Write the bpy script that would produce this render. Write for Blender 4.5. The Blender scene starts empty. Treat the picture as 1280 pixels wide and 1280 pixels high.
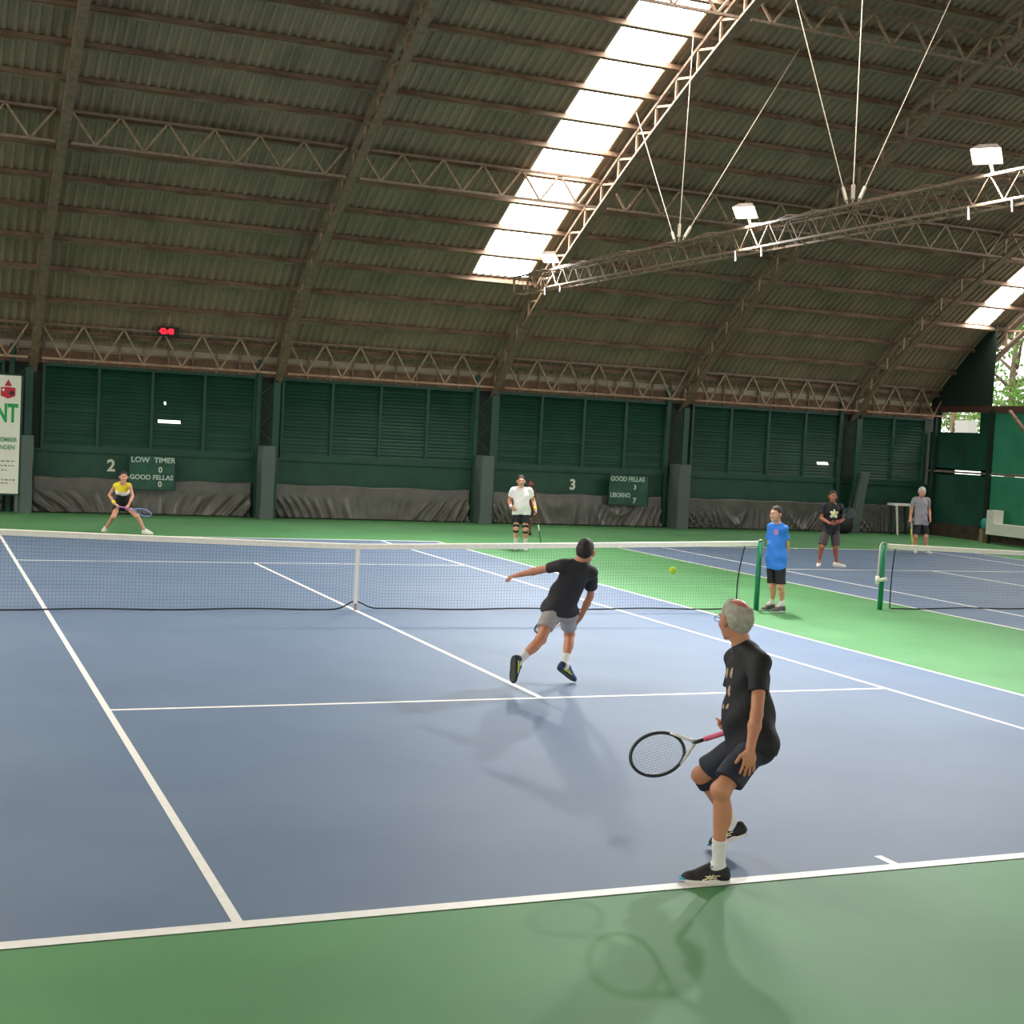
import bpy, bmesh, math, random
import numpy as np
from mathutils import Vector, Matrix
random.seed(7)
D = bpy.data
SC = bpy.context.scene
COL = SC.collection

# ------------------------------------------------------------------ camera, sky, lamps, exposure
cam_d = D.cameras.new('camera'); cam = D.objects.new('camera', cam_d); COL.objects.link(cam)
cam.location = (-5.636, -18.753, 2.531)
cam.rotation_euler = (math.radians(86.90), math.radians(-2.91), math.radians(-22.76))
cam_d.sensor_width = 36.0; cam_d.lens = 1760.9 / 1280 * 36.0
cam_d.clip_end = 500
SC.camera = cam
SC.view_settings.view_transform = 'Standard'; SC.view_settings.look = 'None'
SC.view_settings.gamma = 1.0; SC.view_settings.use_curve_mapping = False
SC.view_settings.exposure = 0.38

W = D.worlds.new('overcast_sky'); SC.world = W; W.use_nodes = True
bg = W.node_tree.nodes['Background']
bg.inputs['Color'].default_value = (1.0, 0.99, 0.96, 1); bg.inputs['Strength'].default_value = 2.1

SKYLIGHT_E = 15.0      # glow given to the roof panels, standing in for daylight through them
FLOOD_W = 300.0        # each floodlight

# ------------------------------------------------------------------ helpers
def lin(h):
    h = h.lstrip('#'); c = [int(h[i:i+2], 16) / 255 for i in (0, 2, 4)]
    return tuple(x / 12.92 if x <= 0.04045 else ((x + 0.055) / 1.055) ** 2.4 for x in c) + (1,)

def mat(name, col, rough=0.6, metal=0.0, noise=0.0, nscale=6.0, col2=None, bump=0.0, bscale=40.0, emit=None, estr=0.0, trans=0.0, spec=0.5, stretch=None):
    m = D.materials.new(name); m.use_nodes = True
    nt = m.node_tree; b = nt.nodes['Principled BSDF']
    c = lin(col) if isinstance(col, str) else col
    b.inputs['Base Color'].default_value = c
    b.inputs['Roughness'].default_value = rough; b.inputs['Metallic'].default_value = metal
    b.inputs['Specular IOR Level'].default_value = spec
    tc = nt.nodes.new('ShaderNodeTexCoord')
    src = tc.outputs['Object']
    if stretch:
        mp = nt.nodes.new('ShaderNodeMapping'); mp.inputs['Scale'].default_value = stretch
        nt.links.new(src, mp.inputs['Vector']); src = mp.outputs['Vector']
    if noise > 0 or col2:
        n = nt.nodes.new('ShaderNodeTexNoise'); n.inputs['Scale'].default_value = nscale
        n.inputs['Detail'].default_value = 6; n.inputs['Roughness'].default_value = 0.6
        nt.links.new(src, n.inputs['Vector'])
        r = nt.nodes.new('ShaderNodeValToRGB')
        c2 = lin(col2) if col2 else tuple(x * (1 - noise) for x in c[:3]) + (1,)
        c1 = c if col2 else tuple(min(1, x * (1 + noise)) for x in c[:3]) + (1,)
        r.color_ramp.elements[0].position = 0.36; r.color_ramp.elements[0].color = c1
        r.color_ramp.elements[1].position = 0.66; r.color_ramp.elements[1].color = c2
        nt.links.new(n.outputs['Fac'], r.inputs['Fac']); nt.links.new(r.outputs['Color'], b.inputs['Base Color'])
    if bump > 0:
        n2 = nt.nodes.new('ShaderNodeTexNoise'); n2.inputs['Scale'].default_value = bscale
        nt.links.new(src, n2.inputs['Vector'])
        bp = nt.nodes.new('ShaderNodeBump'); bp.inputs['Strength'].default_value = bump
        nt.links.new(n2.outputs['Fac'], bp.inputs['Height']); nt.links.new(bp.outputs['Normal'], b.inputs['Normal'])
    if emit:
        b.inputs['Emission Color'].default_value = lin(emit); b.inputs['Emission Strength'].default_value = estr
    if trans > 0:
        out = nt.nodes['Material Output']; t = nt.nodes.new('ShaderNodeBsdfTranslucent'); t.inputs['Color'].default_value = c
        mx = nt.nodes.new('ShaderNodeMixShader'); mx.inputs['Fac'].default_value = trans
        nt.links.new(b.outputs[0], mx.inputs[1]); nt.links.new(t.outputs[0], mx.inputs[2]); nt.links.new(mx.outputs[0], out.inputs['Surface'])
    return m

class MB:
    """collects vertices and faces, then links them as one mesh object"""
    def __init__(s): s.v = []; s.f = []; s.m = []
    def add(s, vs, fs, mi=0):
        o = len(s.v); s.v += [tuple(x) for x in vs]; s.f += [tuple(o + i for i in f) for f in fs]; s.m += [mi] * len(fs); return s
    def box(s, lo, hi, mi=0):
        (a, b, c), (d, e, f) = lo, hi
        return s.add([(a,b,c),(d,b,c),(d,e,c),(a,e,c),(a,b,f),(d,b,f),(d,e,f),(a,e,f)],
                     [(0,3,2,1),(4,5,6,7),(0,1,5,4),(1,2,6,5),(2,3,7,6),(3,0,4,7)], mi)
    def bar(s, p, q, w, h=None, up=(0,0,1), mi=0):
        p, q = Vector(p), Vector(q); h = h or w; d = (q - p)
        if d.length < 1e-6: return s
        d.normalize(); u = Vector(up)
        if abs(d.dot(u)) > 0.98: u = Vector((1, 0, 0))
        x = d.cross(u).normalized(); y = x.cross(d)
        vs = []
        for c in (p, q):
            for sx, sy in ((-1,-1),(1,-1),(1,1),(-1,1)): vs.append(c + x * sx * w / 2 + y * sy * h / 2)
        return s.add(vs, [(0,1,2,3),(7,6,5,4),(0,4,5,1),(1,5,6,2),(2,6,7,3),(3,7,4,0)], mi)
    def tube(s, pts, r, n=8, closed=False, mi=0, cap=True):
        pts = [Vector(p) for p in pts]; N = len(pts)
        rs = r if isinstance(r, (list, tuple)) else [r] * N
        vs = []; prev = None
        for i, p in enumerate(pts):
            if closed: t = pts[(i+1) % N] - pts[i-1]
            else: t = pts[min(i+1, N-1)] - pts[max(i-1, 0)]
            t.normalize()
            if prev is None:
                u = Vector((0,0,1)) if abs(t.z) < 0.9 else Vector((1,0,0))
                x = t.cross(u).normalized()
            else: x = (prev - t * prev.dot(t)).normalized()
            prev = x; y = t.cross(x)
            for k in range(n):
                a = 2 * math.pi * k / n; vs.append(p + (x * math.cos(a) + y * math.sin(a)) * rs[i])
        fs = []
        for i in range(N if closed else N - 1):
            j = (i + 1) % N
            for k in range(n): fs.append((i*n+k, i*n+(k+1)%n, j*n+(k+1)%n, j*n+k))
        if cap and not closed: fs += [tuple(range(n-1, -1, -1)), tuple((N-1)*n+k for k in range(n))]
        return s.add(vs, fs, mi)
    def ball(s, c, r, n=12, mi=0):
        c = Vector(c); rr = r if isinstance(r, (tuple, list)) else (r, r, r); vs = [c + Vector((0,0,rr[2]))]; m = n // 2
        for i in range(1, m):
            ph = math.pi * i / m
            for k in range(n):
                a = 2*math.pi*k/n; vs.append(c + Vector((rr[0]*math.sin(ph)*math.cos(a), rr[1]*math.sin(ph)*math.sin(a), rr[2]*math.cos(ph))))
        vs.append(c - Vector((0,0,rr[2]))); fs = []
        for k in range(n): fs.append((0, 1+k, 1+(k+1)%n))
        for i in range(m-2):
            for k in range(n): fs.append((1+i*n+k, 1+(i+1)*n+k, 1+(i+1)*n+(k+1)%n, 1+i*n+(k+1)%n))
        for k in range(n): fs.append((1+(m-2)*n+k, len(vs)-1, 1+(m-2)*n+(k+1)%n))
        return s.add(vs, fs, mi)
    def build(s, name, mats, parent=None, smooth=False, loc=None):
        me = D.meshes.new(name)
        vs = s.v
        if loc is not None: vs = [(x-loc[0], y-loc[1], z-loc[2]) for x, y, z in s.v]
        me.from_pydata(vs, [], s.f)
        for m in (mats if isinstance(mats, (list, tuple)) else [mats]): me.materials.append(m)
        me.polygons.foreach_set('material_index', s.m)
        if smooth: me.polygons.foreach_set('use_smooth', [True] * len(me.polygons))
        me.update()
        o = D.objects.new(name, me); COL.objects.link(o)
        if loc is not None: o.location = loc
        if parent: par(o, parent)
        return o

ROOTLOC = {}
def par(o, parent):
    """parent keeping the world place (all transforms here are pure translations)"""
    o.parent = parent
    w = Vector((0, 0, 0)); p = parent
    while p is not None: w += Vector(p.location); p = p.parent
    o.location = Vector(o.location) - w

def tag(o, label=None, cat=None, group=None, kind=None):
    if label: o['label'] = label
    if cat: o['category'] = cat
    if group: o['group'] = group
    if kind: o['kind'] = kind
    return o
def empty(name, loc, label, cat, group=None):
    o = D.objects.new(name, None); COL.objects.link(o); o.location = loc; o.empty_display_size = 0.2
    return tag(o, label, cat, group)
def struct(o): o['kind'] = 'structure'; return o
ORD = ['first','second','third','fourth','fifth','sixth','seventh','eighth','ninth','tenth','eleventh','twelfth','thirteenth','fourteenth','fifteenth','sixteenth','seventeenth','eighteenth','nineteenth','twentieth','twenty-first','twenty-second','twenty-third','twenty-fourth']

def text_obj(txt, size, origin, xdir, ydir, m, parent, name='lettering', depth=0.004, bold=0.0, align='LEFT', xs=1.0):
    cu = D.curves.new(name, 'FONT'); cu.body = txt; cu.size = size; cu.extrude = depth; cu.align_x = align; cu.offset = bold
    cu.resolution_u = 4
    t = D.objects.new('tmp', cu); COL.objects.link(t)
    dg = bpy.context.evaluated_depsgraph_get(); dg.update()
    me = D.meshes.new_from_object(t.evaluated_get(dg)); D.objects.remove(t); D.curves.remove(cu)
    xd = Vector(xdir).normalized(); yd = Vector(ydir).normalized(); zd = xd.cross(yd); o = Vector(origin)
    for v in me.vertices:
        c = v.co.copy(); v.co = o + xd * c.x * xs + yd * c.y + zd * c.z
    me.materials.clear(); me.materials.append(m); me.name = name
    ob = D.objects.new(name, me); COL.objects.link(ob)
    if parent: par(ob, parent)
    return ob

# ------------------------------------------------------------------ materials
M = {}
M['green_court'] = mat('green_acrylic_floor', '#568f59', 0.62, spec=0.3, noise=0.0, col2='#4d8350', nscale=0.5, bump=0.03, bscale=180)
M['blue_court'] = mat('blue_acrylic_floor', '#66788f', 0.62, spec=0.3, col2='#5e7089', nscale=0.6, bump=0.03, bscale=180)
M['line'] = mat('white_line_paint', '#f3efe6', 0.5, noise=0.04, nscale=12)
M['sheet'] = mat('grey_roof_sheet', '#98806c', 0.55, col2='#7f6d5c', nscale=1.2, stretch=(1, 0.25, 1))
M['rust'] = mat('rust_primed_steel', '#7a5d4a', 0.7, col2='#8f7f70', nscale=9)
M['rust_dark'] = mat('brown_primed_purlin', '#6f5342', 0.7, col2='#8f7965', nscale=5, stretch=(0.3, 1, 1))
M['steel_grey'] = mat('grey_painted_steel', '#866e5c', 0.6, col2='#705546', nscale=7)
M['pale_steel'] = mat('pale_dusty_steel', '#a58b73', 0.6, col2='#7d634d', nscale=10)
M['green_wall'] = mat('green_painted_concrete', '#153e2f', 0.6, col2='#1e4a3a', nscale=1.4)
M['green_metal'] = mat('green_painted_metal', '#163e30', 0.5, col2='#1a4838', nscale=3)
M['slat'] = mat('green_louvre_slat', '#174634', 0.45, col2='#103a2b', nscale=2.0)
M['dark_green'] = mat('dark_green_sheet', '#12261f', 0.7)
M['pad'] = mat('grey_green_column_pad', '#4f5c57', 0.6, noise=0.06, nscale=2)
M['tarp'] = mat('grey_vinyl_tarp', '#625e56', 0.30, col2='#4f4c46', nscale=2.5)
M['brown_panel'] = mat('brown_wall_panel', '#7d5c48', 0.8, col2='#5e4536', nscale=3)
M['white_strip'] = mat('translucent_clerestory_strip', '#cfc4b2', 0.5, trans=0.5)
M['black'] = mat('black_plastic', '#0c0c0d', 0.45)
M['white'] = mat('white_plastic', '#ece8df', 0.5, noise=0.04, nscale=8)
M['net_black'] = mat('black_net_cord', '#1d2226', 0.8)
M['net_tape'] = mat('cream_net_tape', '#f1e8d6', 0.7, noise=0.05, nscale=14)
M['post_green'] = mat('green_net_post_paint', '#0f7a50', 0.35, noise=0.08, nscale=5)
M['rope'] = mat('cream_rope', '#d9ccb2', 0.8)
M['red_led'] = mat('red_led', '#ff2030', 0.4, emit='#ff1528', estr=3.0)
M['cable'] = mat('galvanised_cable', '#c9b9a6', 0.5, metal=0.3)
M['concrete'] = mat('dirty_low_wall', '#4a3d2f', 0.85, col2='#2e261d', nscale=3)
M['fence_green'] = mat('green_windscreen_netting', '#1e5a48', 0.7, col2='#164638', nscale=1.2, trans=0.25)
M['fence_pale'] = mat('teal_translucent_screen', '#58977f', 0.6, col2='#3f7a64', nscale=1.0, trans=0.6)
M['foliage'] = mat('green_leaves', '#7fa652', 0.5, col2='#55803a', nscale=2, trans=0.4)  # mottled leaf green, partly translucent
M['bark'] = mat('tree_bark', '#7a6a58', 0.9, noise=0.3, nscale=10)
M['paper'] = mat('white_banner_vinyl', '#e4e1d2', 0.5, noise=0.03, nscale=3)
M['ink_green'] = mat('green_banner_ink', '#1f9a4d', 0.6)
M['ink_pale'] = mat('pale_green_banner_ink', '#6f9f80', 0.6)
M['ink_grey'] = mat('grey_banner_ink', '#8c8c82', 0.6)
M['ink_red'] = mat('red_banner_ink', '#c2263a', 0.6)
M['ink_dark'] = mat('dark_banner_ink', '#3a2228', 0.6)
M['board'] = mat('green_chalkboard', '#1f4a39', 0.7, col2='#2f5a49', nscale=4)
M['chalk'] = mat('chalk', '#b9c9bd', 0.9, noise=0.2, nscale=30)
M['digit'] = mat('white_digit_paint', '#d9d7c4', 0.7)
M['ground'] = mat('outside_concrete', '#8d8a80', 0.9, noise=0.1, nscale=0.5)
M['grid_panel'] = mat('glowing_skylight_panel', '#ffffff', 0.5, emit='#fffaf0', estr=SKYLIGHT_E)
M['lens'] = mat('floodlight_lens', '#ffffff', 0.3, emit='#f4f8ff', estr=60.0)
M['ball'] = mat('optic_yellow_felt', '#c8e82a', 0.8, bump=0.2, bscale=300)

# ------------------------------------------------------------------ the setting: floor and courts
def slab(mb, x0, x1, y0, y1, z0, z1): mb.box((x0, y0, z0), (x1, y1, z1)); return mb
floor = struct(slab(MB(), -30, 26.0, -26, 19.3, -0.12, 0.0).build('floor', M['green_court']))
out = struct(MB().box((-120, -90, -0.4), (120, 120, -0.13)).build('ground', M['ground']))
def court(cx):
    mb = MB(); mb.box((cx-5.485, -11.885, -0.01), (cx+5.485, 11.885, 0.003)); mb.build('court_surface', M['blue_court'], floor)
    L = MB(); z0, z1 = 0.0, 0.0055; w = 0.055
    for x in (-5.485, -4.115, 4.115, 5.485):
        s = 1 if x < 0 else -1
        yy_ = 11.79 if abs(x) < 5 else 11.885
        L.box((cx+min(x, x+s*w), -yy_, z0), (cx+max(x, x+s*w), yy_, z1))
    for s in (-1, 1):
        L.box((cx-5.43, min(s*11.885, s*11.79), z0), (cx+5.43, max(s*11.885, s*11.79), z1))
        L.box((cx-4.06, s*6.4-w/2, z0), (cx+4.06, s*6.4+w/2, z1))
        L.box((cx-w/2, min(s*11.79, s*11.62), z0), (cx+w/2, max(s*11.79, s*11.62), z1))
    L.box((cx-w/2, -6.37, z0), (cx+w/2, 6.37, z1))
    L.build('court_lines', M['line'], floor)
for cx in (0, 15.2, -15.2): court(cx)

# ------------------------------------------------------------------ roof profile
CY = [-24.5, -23.5, -21.5, -19.5, -17, -15, -13, -11, -9, -7, -5, -2.5, 0, 2.5, 5, 7, 9, 11, 13, 15, 17, 18.6, 19.6]
CZ = [2.6, 3.6, 5.2, 6.6, 7.9, 8.95, 9.9, 10.8, 11.5, 12.1, 12.55, 12.85, 12.85, 12.45, 11.65, 10.8, 9.85, 8.85, 7.75, 6.6, 5.2, 3.7, 2.7]
def chord_z(y): return float(np.interp(y, CY, CZ))
_ys = np.linspace(-24.4, 19.5, 440); _zs = np.interp(_ys, CY, CZ)
_k = np.hanning(31); _k /= _k.sum(); _zs = np.convolve(np.pad(_zs, 15, mode='reflect', reflect_type='odd'), _k, mode='valid')
def cz(y): return float(np.interp(y, _ys, _zs))
def roofz(y): return cz(y) + 0.78

# corrugated sheets
SK = [(7.62, 9.06, -3.0, 15.95), (23.85, 24.75, 2.0, 16.0), (-8.6, -7.2, -8, 14.0), (-24, -22.6, -8, 14)]
ysamp = [float(y) for y in np.linspace(-24.0, 19.2, 60)]
def build_roof():
    xs = []; x = -30.0; P = 0.205
    while x < 25.9:
        xs += [(x, 0.0), (x+0.055, 0.0), (x+0.085, 0.05), (x+0.175, 0.05)]; x += P
    vs = []; fs = []
    ys = sorted(set(ysamp + [a for s in SK for a in (s[2], s[3])]))
    n = len(xs)
    for y in ys:
        z = roofz(y)
        for xx, dz in xs: vs.append((xx, y, z + dz))
    for j in range(len(ys) - 1):
        ym = (ys[j] + ys[j+1]) / 2
        for i in range(n - 1):
            xm = (xs[i][0] + xs[i+1][0]) / 2
            if any(a < xm < b and c < ym < d for a, b, c, d in SK): continue
            fs.append((j*n+i, (j+1)*n+i, (j+1)*n+i+1, j*n+i+1))
    mb = MB(); mb.add(vs, fs); o = mb.build('ceiling', M['sheet'])
    return struct(o)
build_roof()
for k, (a, b, c, d) in enumerate(SK):
    mb = MB(); n = int((d - c) / 0.7) + 1
    xs = []; x = a - 0.03
    while x < b + 0.03: xs.append((x, 0.0)); xs.append((x + 0.1, 0.03)); x += 0.205
    vs = []; ys = [c + (d - c) * i / n for i in range(n + 1)]
    for y in ys:
        for xx, dz in xs: vs.append((xx, y, roofz(y) + 0.005 + dz))
    m = len(xs)
    mb.add(vs, [(j*m+i, (j+1)*m+i, (j+1)*m+i+1, j*m+i+1) for j in range(n) for i in range(m-1)])
    o = struct(mb.build('window_%d' % (k + 20), M['grid_panel']))

# purlins: channel sections running along the hall, one continuous line each
def arc_stations(step):
    out = []; y = 18.45; out.append(y)
    while y > -1.0:
        s = 0
        while s < step:
            y2 = y - 0.02; s += math.hypot(0.02, cz(y) - cz(y2)); y = y2
        out.append(y)
    return out
PUR = arc_stations(1.04)
for i, y in enumerate(PUR):
    z = roofz(y) - 0.002; t = (cz(y - 0.1) - cz(y + 0.1)) / 0.2
    a = math.atan(t); ca, sa = math.cos(a), math.sin(a)
    mb = MB()
    def pt(x, u, v): return (x, y - u * ca - v * sa, z + u * sa - v * ca + 0)   # u up the slope, v into the hall
    def cbox(u0, u1, v0, v1):
        vs = [pt(x, u, v) for x in (-29.5, 25.7) for u, v in ((u0, v0), (u1, v0), (u1, v1), (u0, v1))]
        mb.add(vs, [(0,1,2,3),(7,6,5,4),(0,4,5,1),(1,5,6,2),(2,6,7,3),(3,7,4,0)])
    cbox(-0.035, 0.035, 0.0, 0.012); cbox(0.023, 0.035, 0.0, 0.15)
    cbox(-0.04, 0.035, 0.138, 0.15)
    o = mb.build('purlin', M['rust_dark'])
    lab = 'rusty brown roof purlin, %s line up from the far eave' % (ORD[i] if i < len(ORD) else 'highest')
    tag(o, lab, 'roof beam', 'purlins under the roof sheets')

# arched roof trusses (rafters)
XR = [-15.5, -9.3, -3.05, 3.18, 9.42, 15.62, 21.88, 25.35]
rl = {-3.05: 'steel roof truss at far left of the photo, rising from beside the white banner', 3.18: 'steel roof truss rising between the numbered 2 bay and the plain tarp bay',
      9.42: 'steel roof truss running just right of the bright skylight strip', 15.62: 'steel roof truss crossing behind the hanging light beam, foot right of scoreboard 3',
      21.88: 'dark steel roof truss whose foot stands above the leaning grey column pad', 25.35: 'steel gable truss at the right end beside the trees',
      -9.3: 'steel roof truss beyond the left edge of the photo', -15.5: 'steel roof truss furthest left, out of the photo'}
def smooth_pts(y0, y1, n, off=0): return [(y0 + (y1 - y0) * i / n) for i in range(n + 1)]
for X in XR:
    if X < -4: continue
    root = empty('roof_truss', (X, 18.3, 3.6), rl[X], 'roof truss', 'arched roof trusses')
    lo = MB(); hi = MB(); wb = MB()
    ys = smooth_pts(18.75 if X < 25 else 17.5, -24.0, 48)
    for a, b in zip(ys[:-1], ys[1:]):
        lo.bar((X, a, cz(a)), (X, b, cz(b)), 0.2, 0.06)
        hi.bar((X, a, roofz(a) - 0.2), (X, b, roofz(b) - 0.2), 0.1, 0.07)
    k = 0; yy = 18.6 if X < 25 else 17.4
    while yy > -23.5:
        t = (cz(yy - 0.1) - cz(yy + 0.1)) / 0.2; a = math.atan(t)
        st = 0.98 * math.cos(a)
        y2 = yy - st
        # upper node sits square to the chord above the lower one
        un = yy + 0.28 * math.sin(a)
        wb.bar((X, yy, cz(yy)), (X, yy + 0.0, roofz(yy) - 0.22), 0.05)
        wb.bar((X, yy, roofz(yy) - 0.22), (X, y2, cz(y2)), 0.05)
        yy = y2
    lo.build('bottom_chord', M['steel_grey'], root); hi.build('top_chord', M['rust'], root); wb.build('truss_web', M['pale_steel'], root)

# lateral trusses running along the hall, one piece per bay
LT = [(18.25, 3.87, 0.85, 'eave', 'lowest row along the far eave'), (12.25, 8.13, 0.66, 'middle', 'middle row halfway up the roof'), (6.15, 11.12, 0.62, 'upper', 'top row near the top of the photo')]
bayname = {0: 'in the bay at the left edge', 1: 'in the bay of the numbered 2 wall', 2: 'in the bay of the plain green wall', 3: 'in the bay of the numbered 3 wall', 4: 'in the bay behind the two boys', 5: 'in the last bay on the right'}
BX = [-9.3, -3.05, 3.18, 9.42, 15.62, 21.88, 25.35]
for (y, z, h, nm, rown) in LT:
    for b in range(6):
        x0, x1 = BX[b] + 0.16, BX[b+1] - 0.16
        root = empty('lattice_beam', ((x0+x1)/2, y, z), 'zigzag steel lattice beam %s, %s' % (bayname[b], rown), 'lattice beam', 'lattice beams between the roof trusses')
        lc = MB().bar((x0, y, z), (x1, y, z), 0.07, 0.055); tc_ = MB().bar((x0, y, z + h), (x1, y, z + h), 0.07, 0.055)
        wb = MB(); n = max(2, round((x1 - x0) / 1.06)); st = (x1 - x0) / n
        for i in range(n):
            a = x0 + i * st
            wb.bar((a, y, z + h), (a + st/2, y, z), 0.045); wb.bar((a + st/2, y, z), (a + st, y, z + h), 0.045)
        lc.build('bottom_chord', M['rust'] if nm != 'eave' else mat('orange_primer_chord', '#96664c', 0.7, col2='#a8917c', nscale=6), root)
        tc_.build('top_chord', M['steel_grey'], root); wb.build('lattice_web', M['pale_steel'], root)
# ------------------------------------------------------------------ far wall
YW = 18.7
wb_ = MB(); wb_.box((-29.5, YW, 0), (25.2, YW + 0.18, 1.55)); wb_.box((-29.5, YW - 0.05, 1.55), (25.2, YW + 0.18, 1.62))
wall_back = struct(wb_.build('wall_back', M['green_wall']))
up = MB(); up.box((-29.5, YW, 3.76), (25.2, YW + 0.12, 4.12)); w2 = up.build('upper_panel', M['brown_panel'], wall_back)
rb = MB()
for i in range(64):
    x = -14 + i * 0.62
    if x < 25: rb.box((x, YW - 0.04, 3.78), (x + 0.05, YW, 4.4))
rb.box((-29.5, YW - 0.05, 4.10), (25.2, YW + 0.0, 4.15)); rb.build('panel_stud', M['rust_dark'], wall_back)
st_ = MB(); st_.box((-29.5, YW + 0.03, 4.12), (25.2, YW + 0.05, 4.30)); MB().box((-29.5, YW + 0.0, 4.30), (25.2, YW + 0.06, 4.6)).build('eave_board', M['rust_dark'], wall_back); st_.build('clerestory_strip', M['white_strip'], wall_back)

COLX = [-3.05, 3.18, 9.42, 15.62, 21.88]
bays = [(-9.0, -3.75), (-2.78, 2.60), (3.35, 8.85), (9.60, 15.10), (16.0, 21.45), (22.2, 24.75)]
for k, (a, b) in enumerate(bays):
    n = max(2, round((b - a) / 1.32)); st = (b - a) / n
    fr = MB()
    for i in range(n + 1): fr.box((a + i*st - 0.035, YW - 0.03, 1.62), (a + i*st + 0.035, YW + 0.08, 3.78))
    fr.box((a, YW - 0.02, 3.70), (b, YW + 0.08, 3.78)); fr.box((a, YW - 0.04, 1.60), (b, YW + 0.10, 1.72))
    f = struct(fr.build('window_%d' % (k + 1), M['green_metal']))
    sl = MB(); z = 1.73
    while z < 3.70:
        for i in range(n):
            x0, x1 = a + i*st + 0.03, a + (i+1)*st - 0.03
            gaps = []
            if k == 1 and abs(z - 2.37) < 0.0475: gaps = [(0.08, 0.66)]
            if k == 1 and abs(z - 2.84) < 0.0475: gaps = [(0.22, 0.27)]
            if k == 4 and abs(z - 2.13) < 0.0475: gaps = [(20.63, 21.05)]
            segs = [(x0, x1)]
            for g0, g1 in gaps:
                if g1 > x0 and g0 < x1: segs = [(x0, max(x0, g0)), (min(x1, g1), x1)]
            for p, q in segs:
                if q - p > 0.01:
                    jit = random.uniform(-0.006, 0.006); tl = random.uniform(-0.004, 0.006)
                    sl.add([(p, YW + 0.005 + jit, z - 0.008), (q, YW + 0.005 + jit, z - 0.008), (q, YW + 0.075 + tl, z + 0.092), (p, YW + 0.075 + tl, z + 0.092),
                            (p, YW + 0.010 + jit, z - 0.010), (q, YW + 0.010 + jit, z - 0.010), (q, YW + 0.085 + tl, z + 0.100), (p, YW + 0.085 + tl, z + 0.100)],
                           [(0,1,2,3),(7,6,5,4),(0,4,5,1),(3,2,6,7)])
        z += 0.095
    sl.build('louvre_slats', M['slat'], f)
dk = MB()
xs_ = [-29.5] + [v for ab in bays for v in ab] + [25.2]
for a, b in zip(xs_[::2], xs_[1::2]):
    if b - a > 0.05: dk.box((a, YW + 0.06, 1.6), (b, YW + 0.1, 3.8))
dk.build('recess_shade_panel', M['dark_green'], wall_back)  # dark colour stands in for the shade in the recesses behind the columns

# columns and their pads
cl = {0: 'green lattice column beside the white banner', 1: 'green lattice column between the numbered 2 bay and the plain tarp bay', 2: 'green lattice column left of the white shirt player',
      3: 'green lattice column right of scoreboard 3', 4: 'green lattice column behind the leaning pad'}
pl = {0: 'grey pad wrapped round the column beside the white banner', 1: 'slim grey pad on the column right of the numbered 2 bay', 2: 'grey pad on the column left of the white shirt player',
      3: 'grey pad on the column right of scoreboard 3', 4: 'narrow grey pad leaning to one side behind the boy in black'}
for k, cx in enumerate(COLX):
    root = empty('column', (cx, YW - 0.3, 0), cl[k], 'column', 'steel columns along the far wall')
    MB().box((cx-0.56, YW-0.10, 0), (cx-0.44, YW-0.03, 4.2)).build('rear_flange', M['green_metal'], root)
    MB().box((cx-0.20, 18.20, 0), (cx-0.02, 18.27, 3.62)).build('front_flange', M['green_metal'], root)
    lt = MB(); z = 1.98; s = 0
    while z < 3.5:
        a = (cx-0.46, YW-0.06); b = (cx-0.1, 18.26)
        p, q = (a, b) if s else (b, a)
        lt.bar((p[0], p[1], z), (q[0], q[1], z + 0.42), 0.045); z += 0.42; s ^= 1
    lt.build('lattice', M['dark_green'], root)
    # pad: hollow wrap that encloses the column foot
    pc = {0: (-3.22, 0.20), 1: (2.88, 0.18), 2: (9.12, 0.19), 3: (15.47, 0.21), 4: (21.72, 0.15)}[k]
    lean = 0.30 if k == 4 else 0.0; H = 1.93
    vs = []; zs = [0.0, 0.02, 0.5, 1.0, 1.5, 1.9, H]; prof = []
    yf, yb = 18.02, 18.66 if k != 4 else 18.4
    r = 0.04; c = pc[1]
    base = [(-c, yb), (-c, yf + r), (-c + r*0.3, yf + r*0.3), (-c + r, yf), (c - r, yf), (c - r*0.3, yf + r*0.3), (c, yf + r), (c, yb)]
    mb = MB(); n = len(base)
    for i, z in enumerate(zs):
        sh = lean * z / H; ins = 0.012 * math.sin(z * 5 + k)
        for bx, by in base: vs.append((pc[0] + bx + sh + (ins if bx > 0 else -ins), by, z))
    fs = []
    for i in range(len(zs) - 1):
        for j in range(n - 1): fs.append((i*n+j, i*n+j+1, (i+1)*n+j+1, (i+1)*n+j))
    fs.append(tuple((len(zs)-1)*n + j for j in range(n)))
    mb.add(vs, fs)
    pad = mb.build('column_pad', M['pad']); md = pad.modifiers.new('thickness', 'SOLIDIFY'); md.thickness = 0.02; md.offset = -1
    tag(pad, pl[k], 'pad', 'grey column pads')

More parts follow.
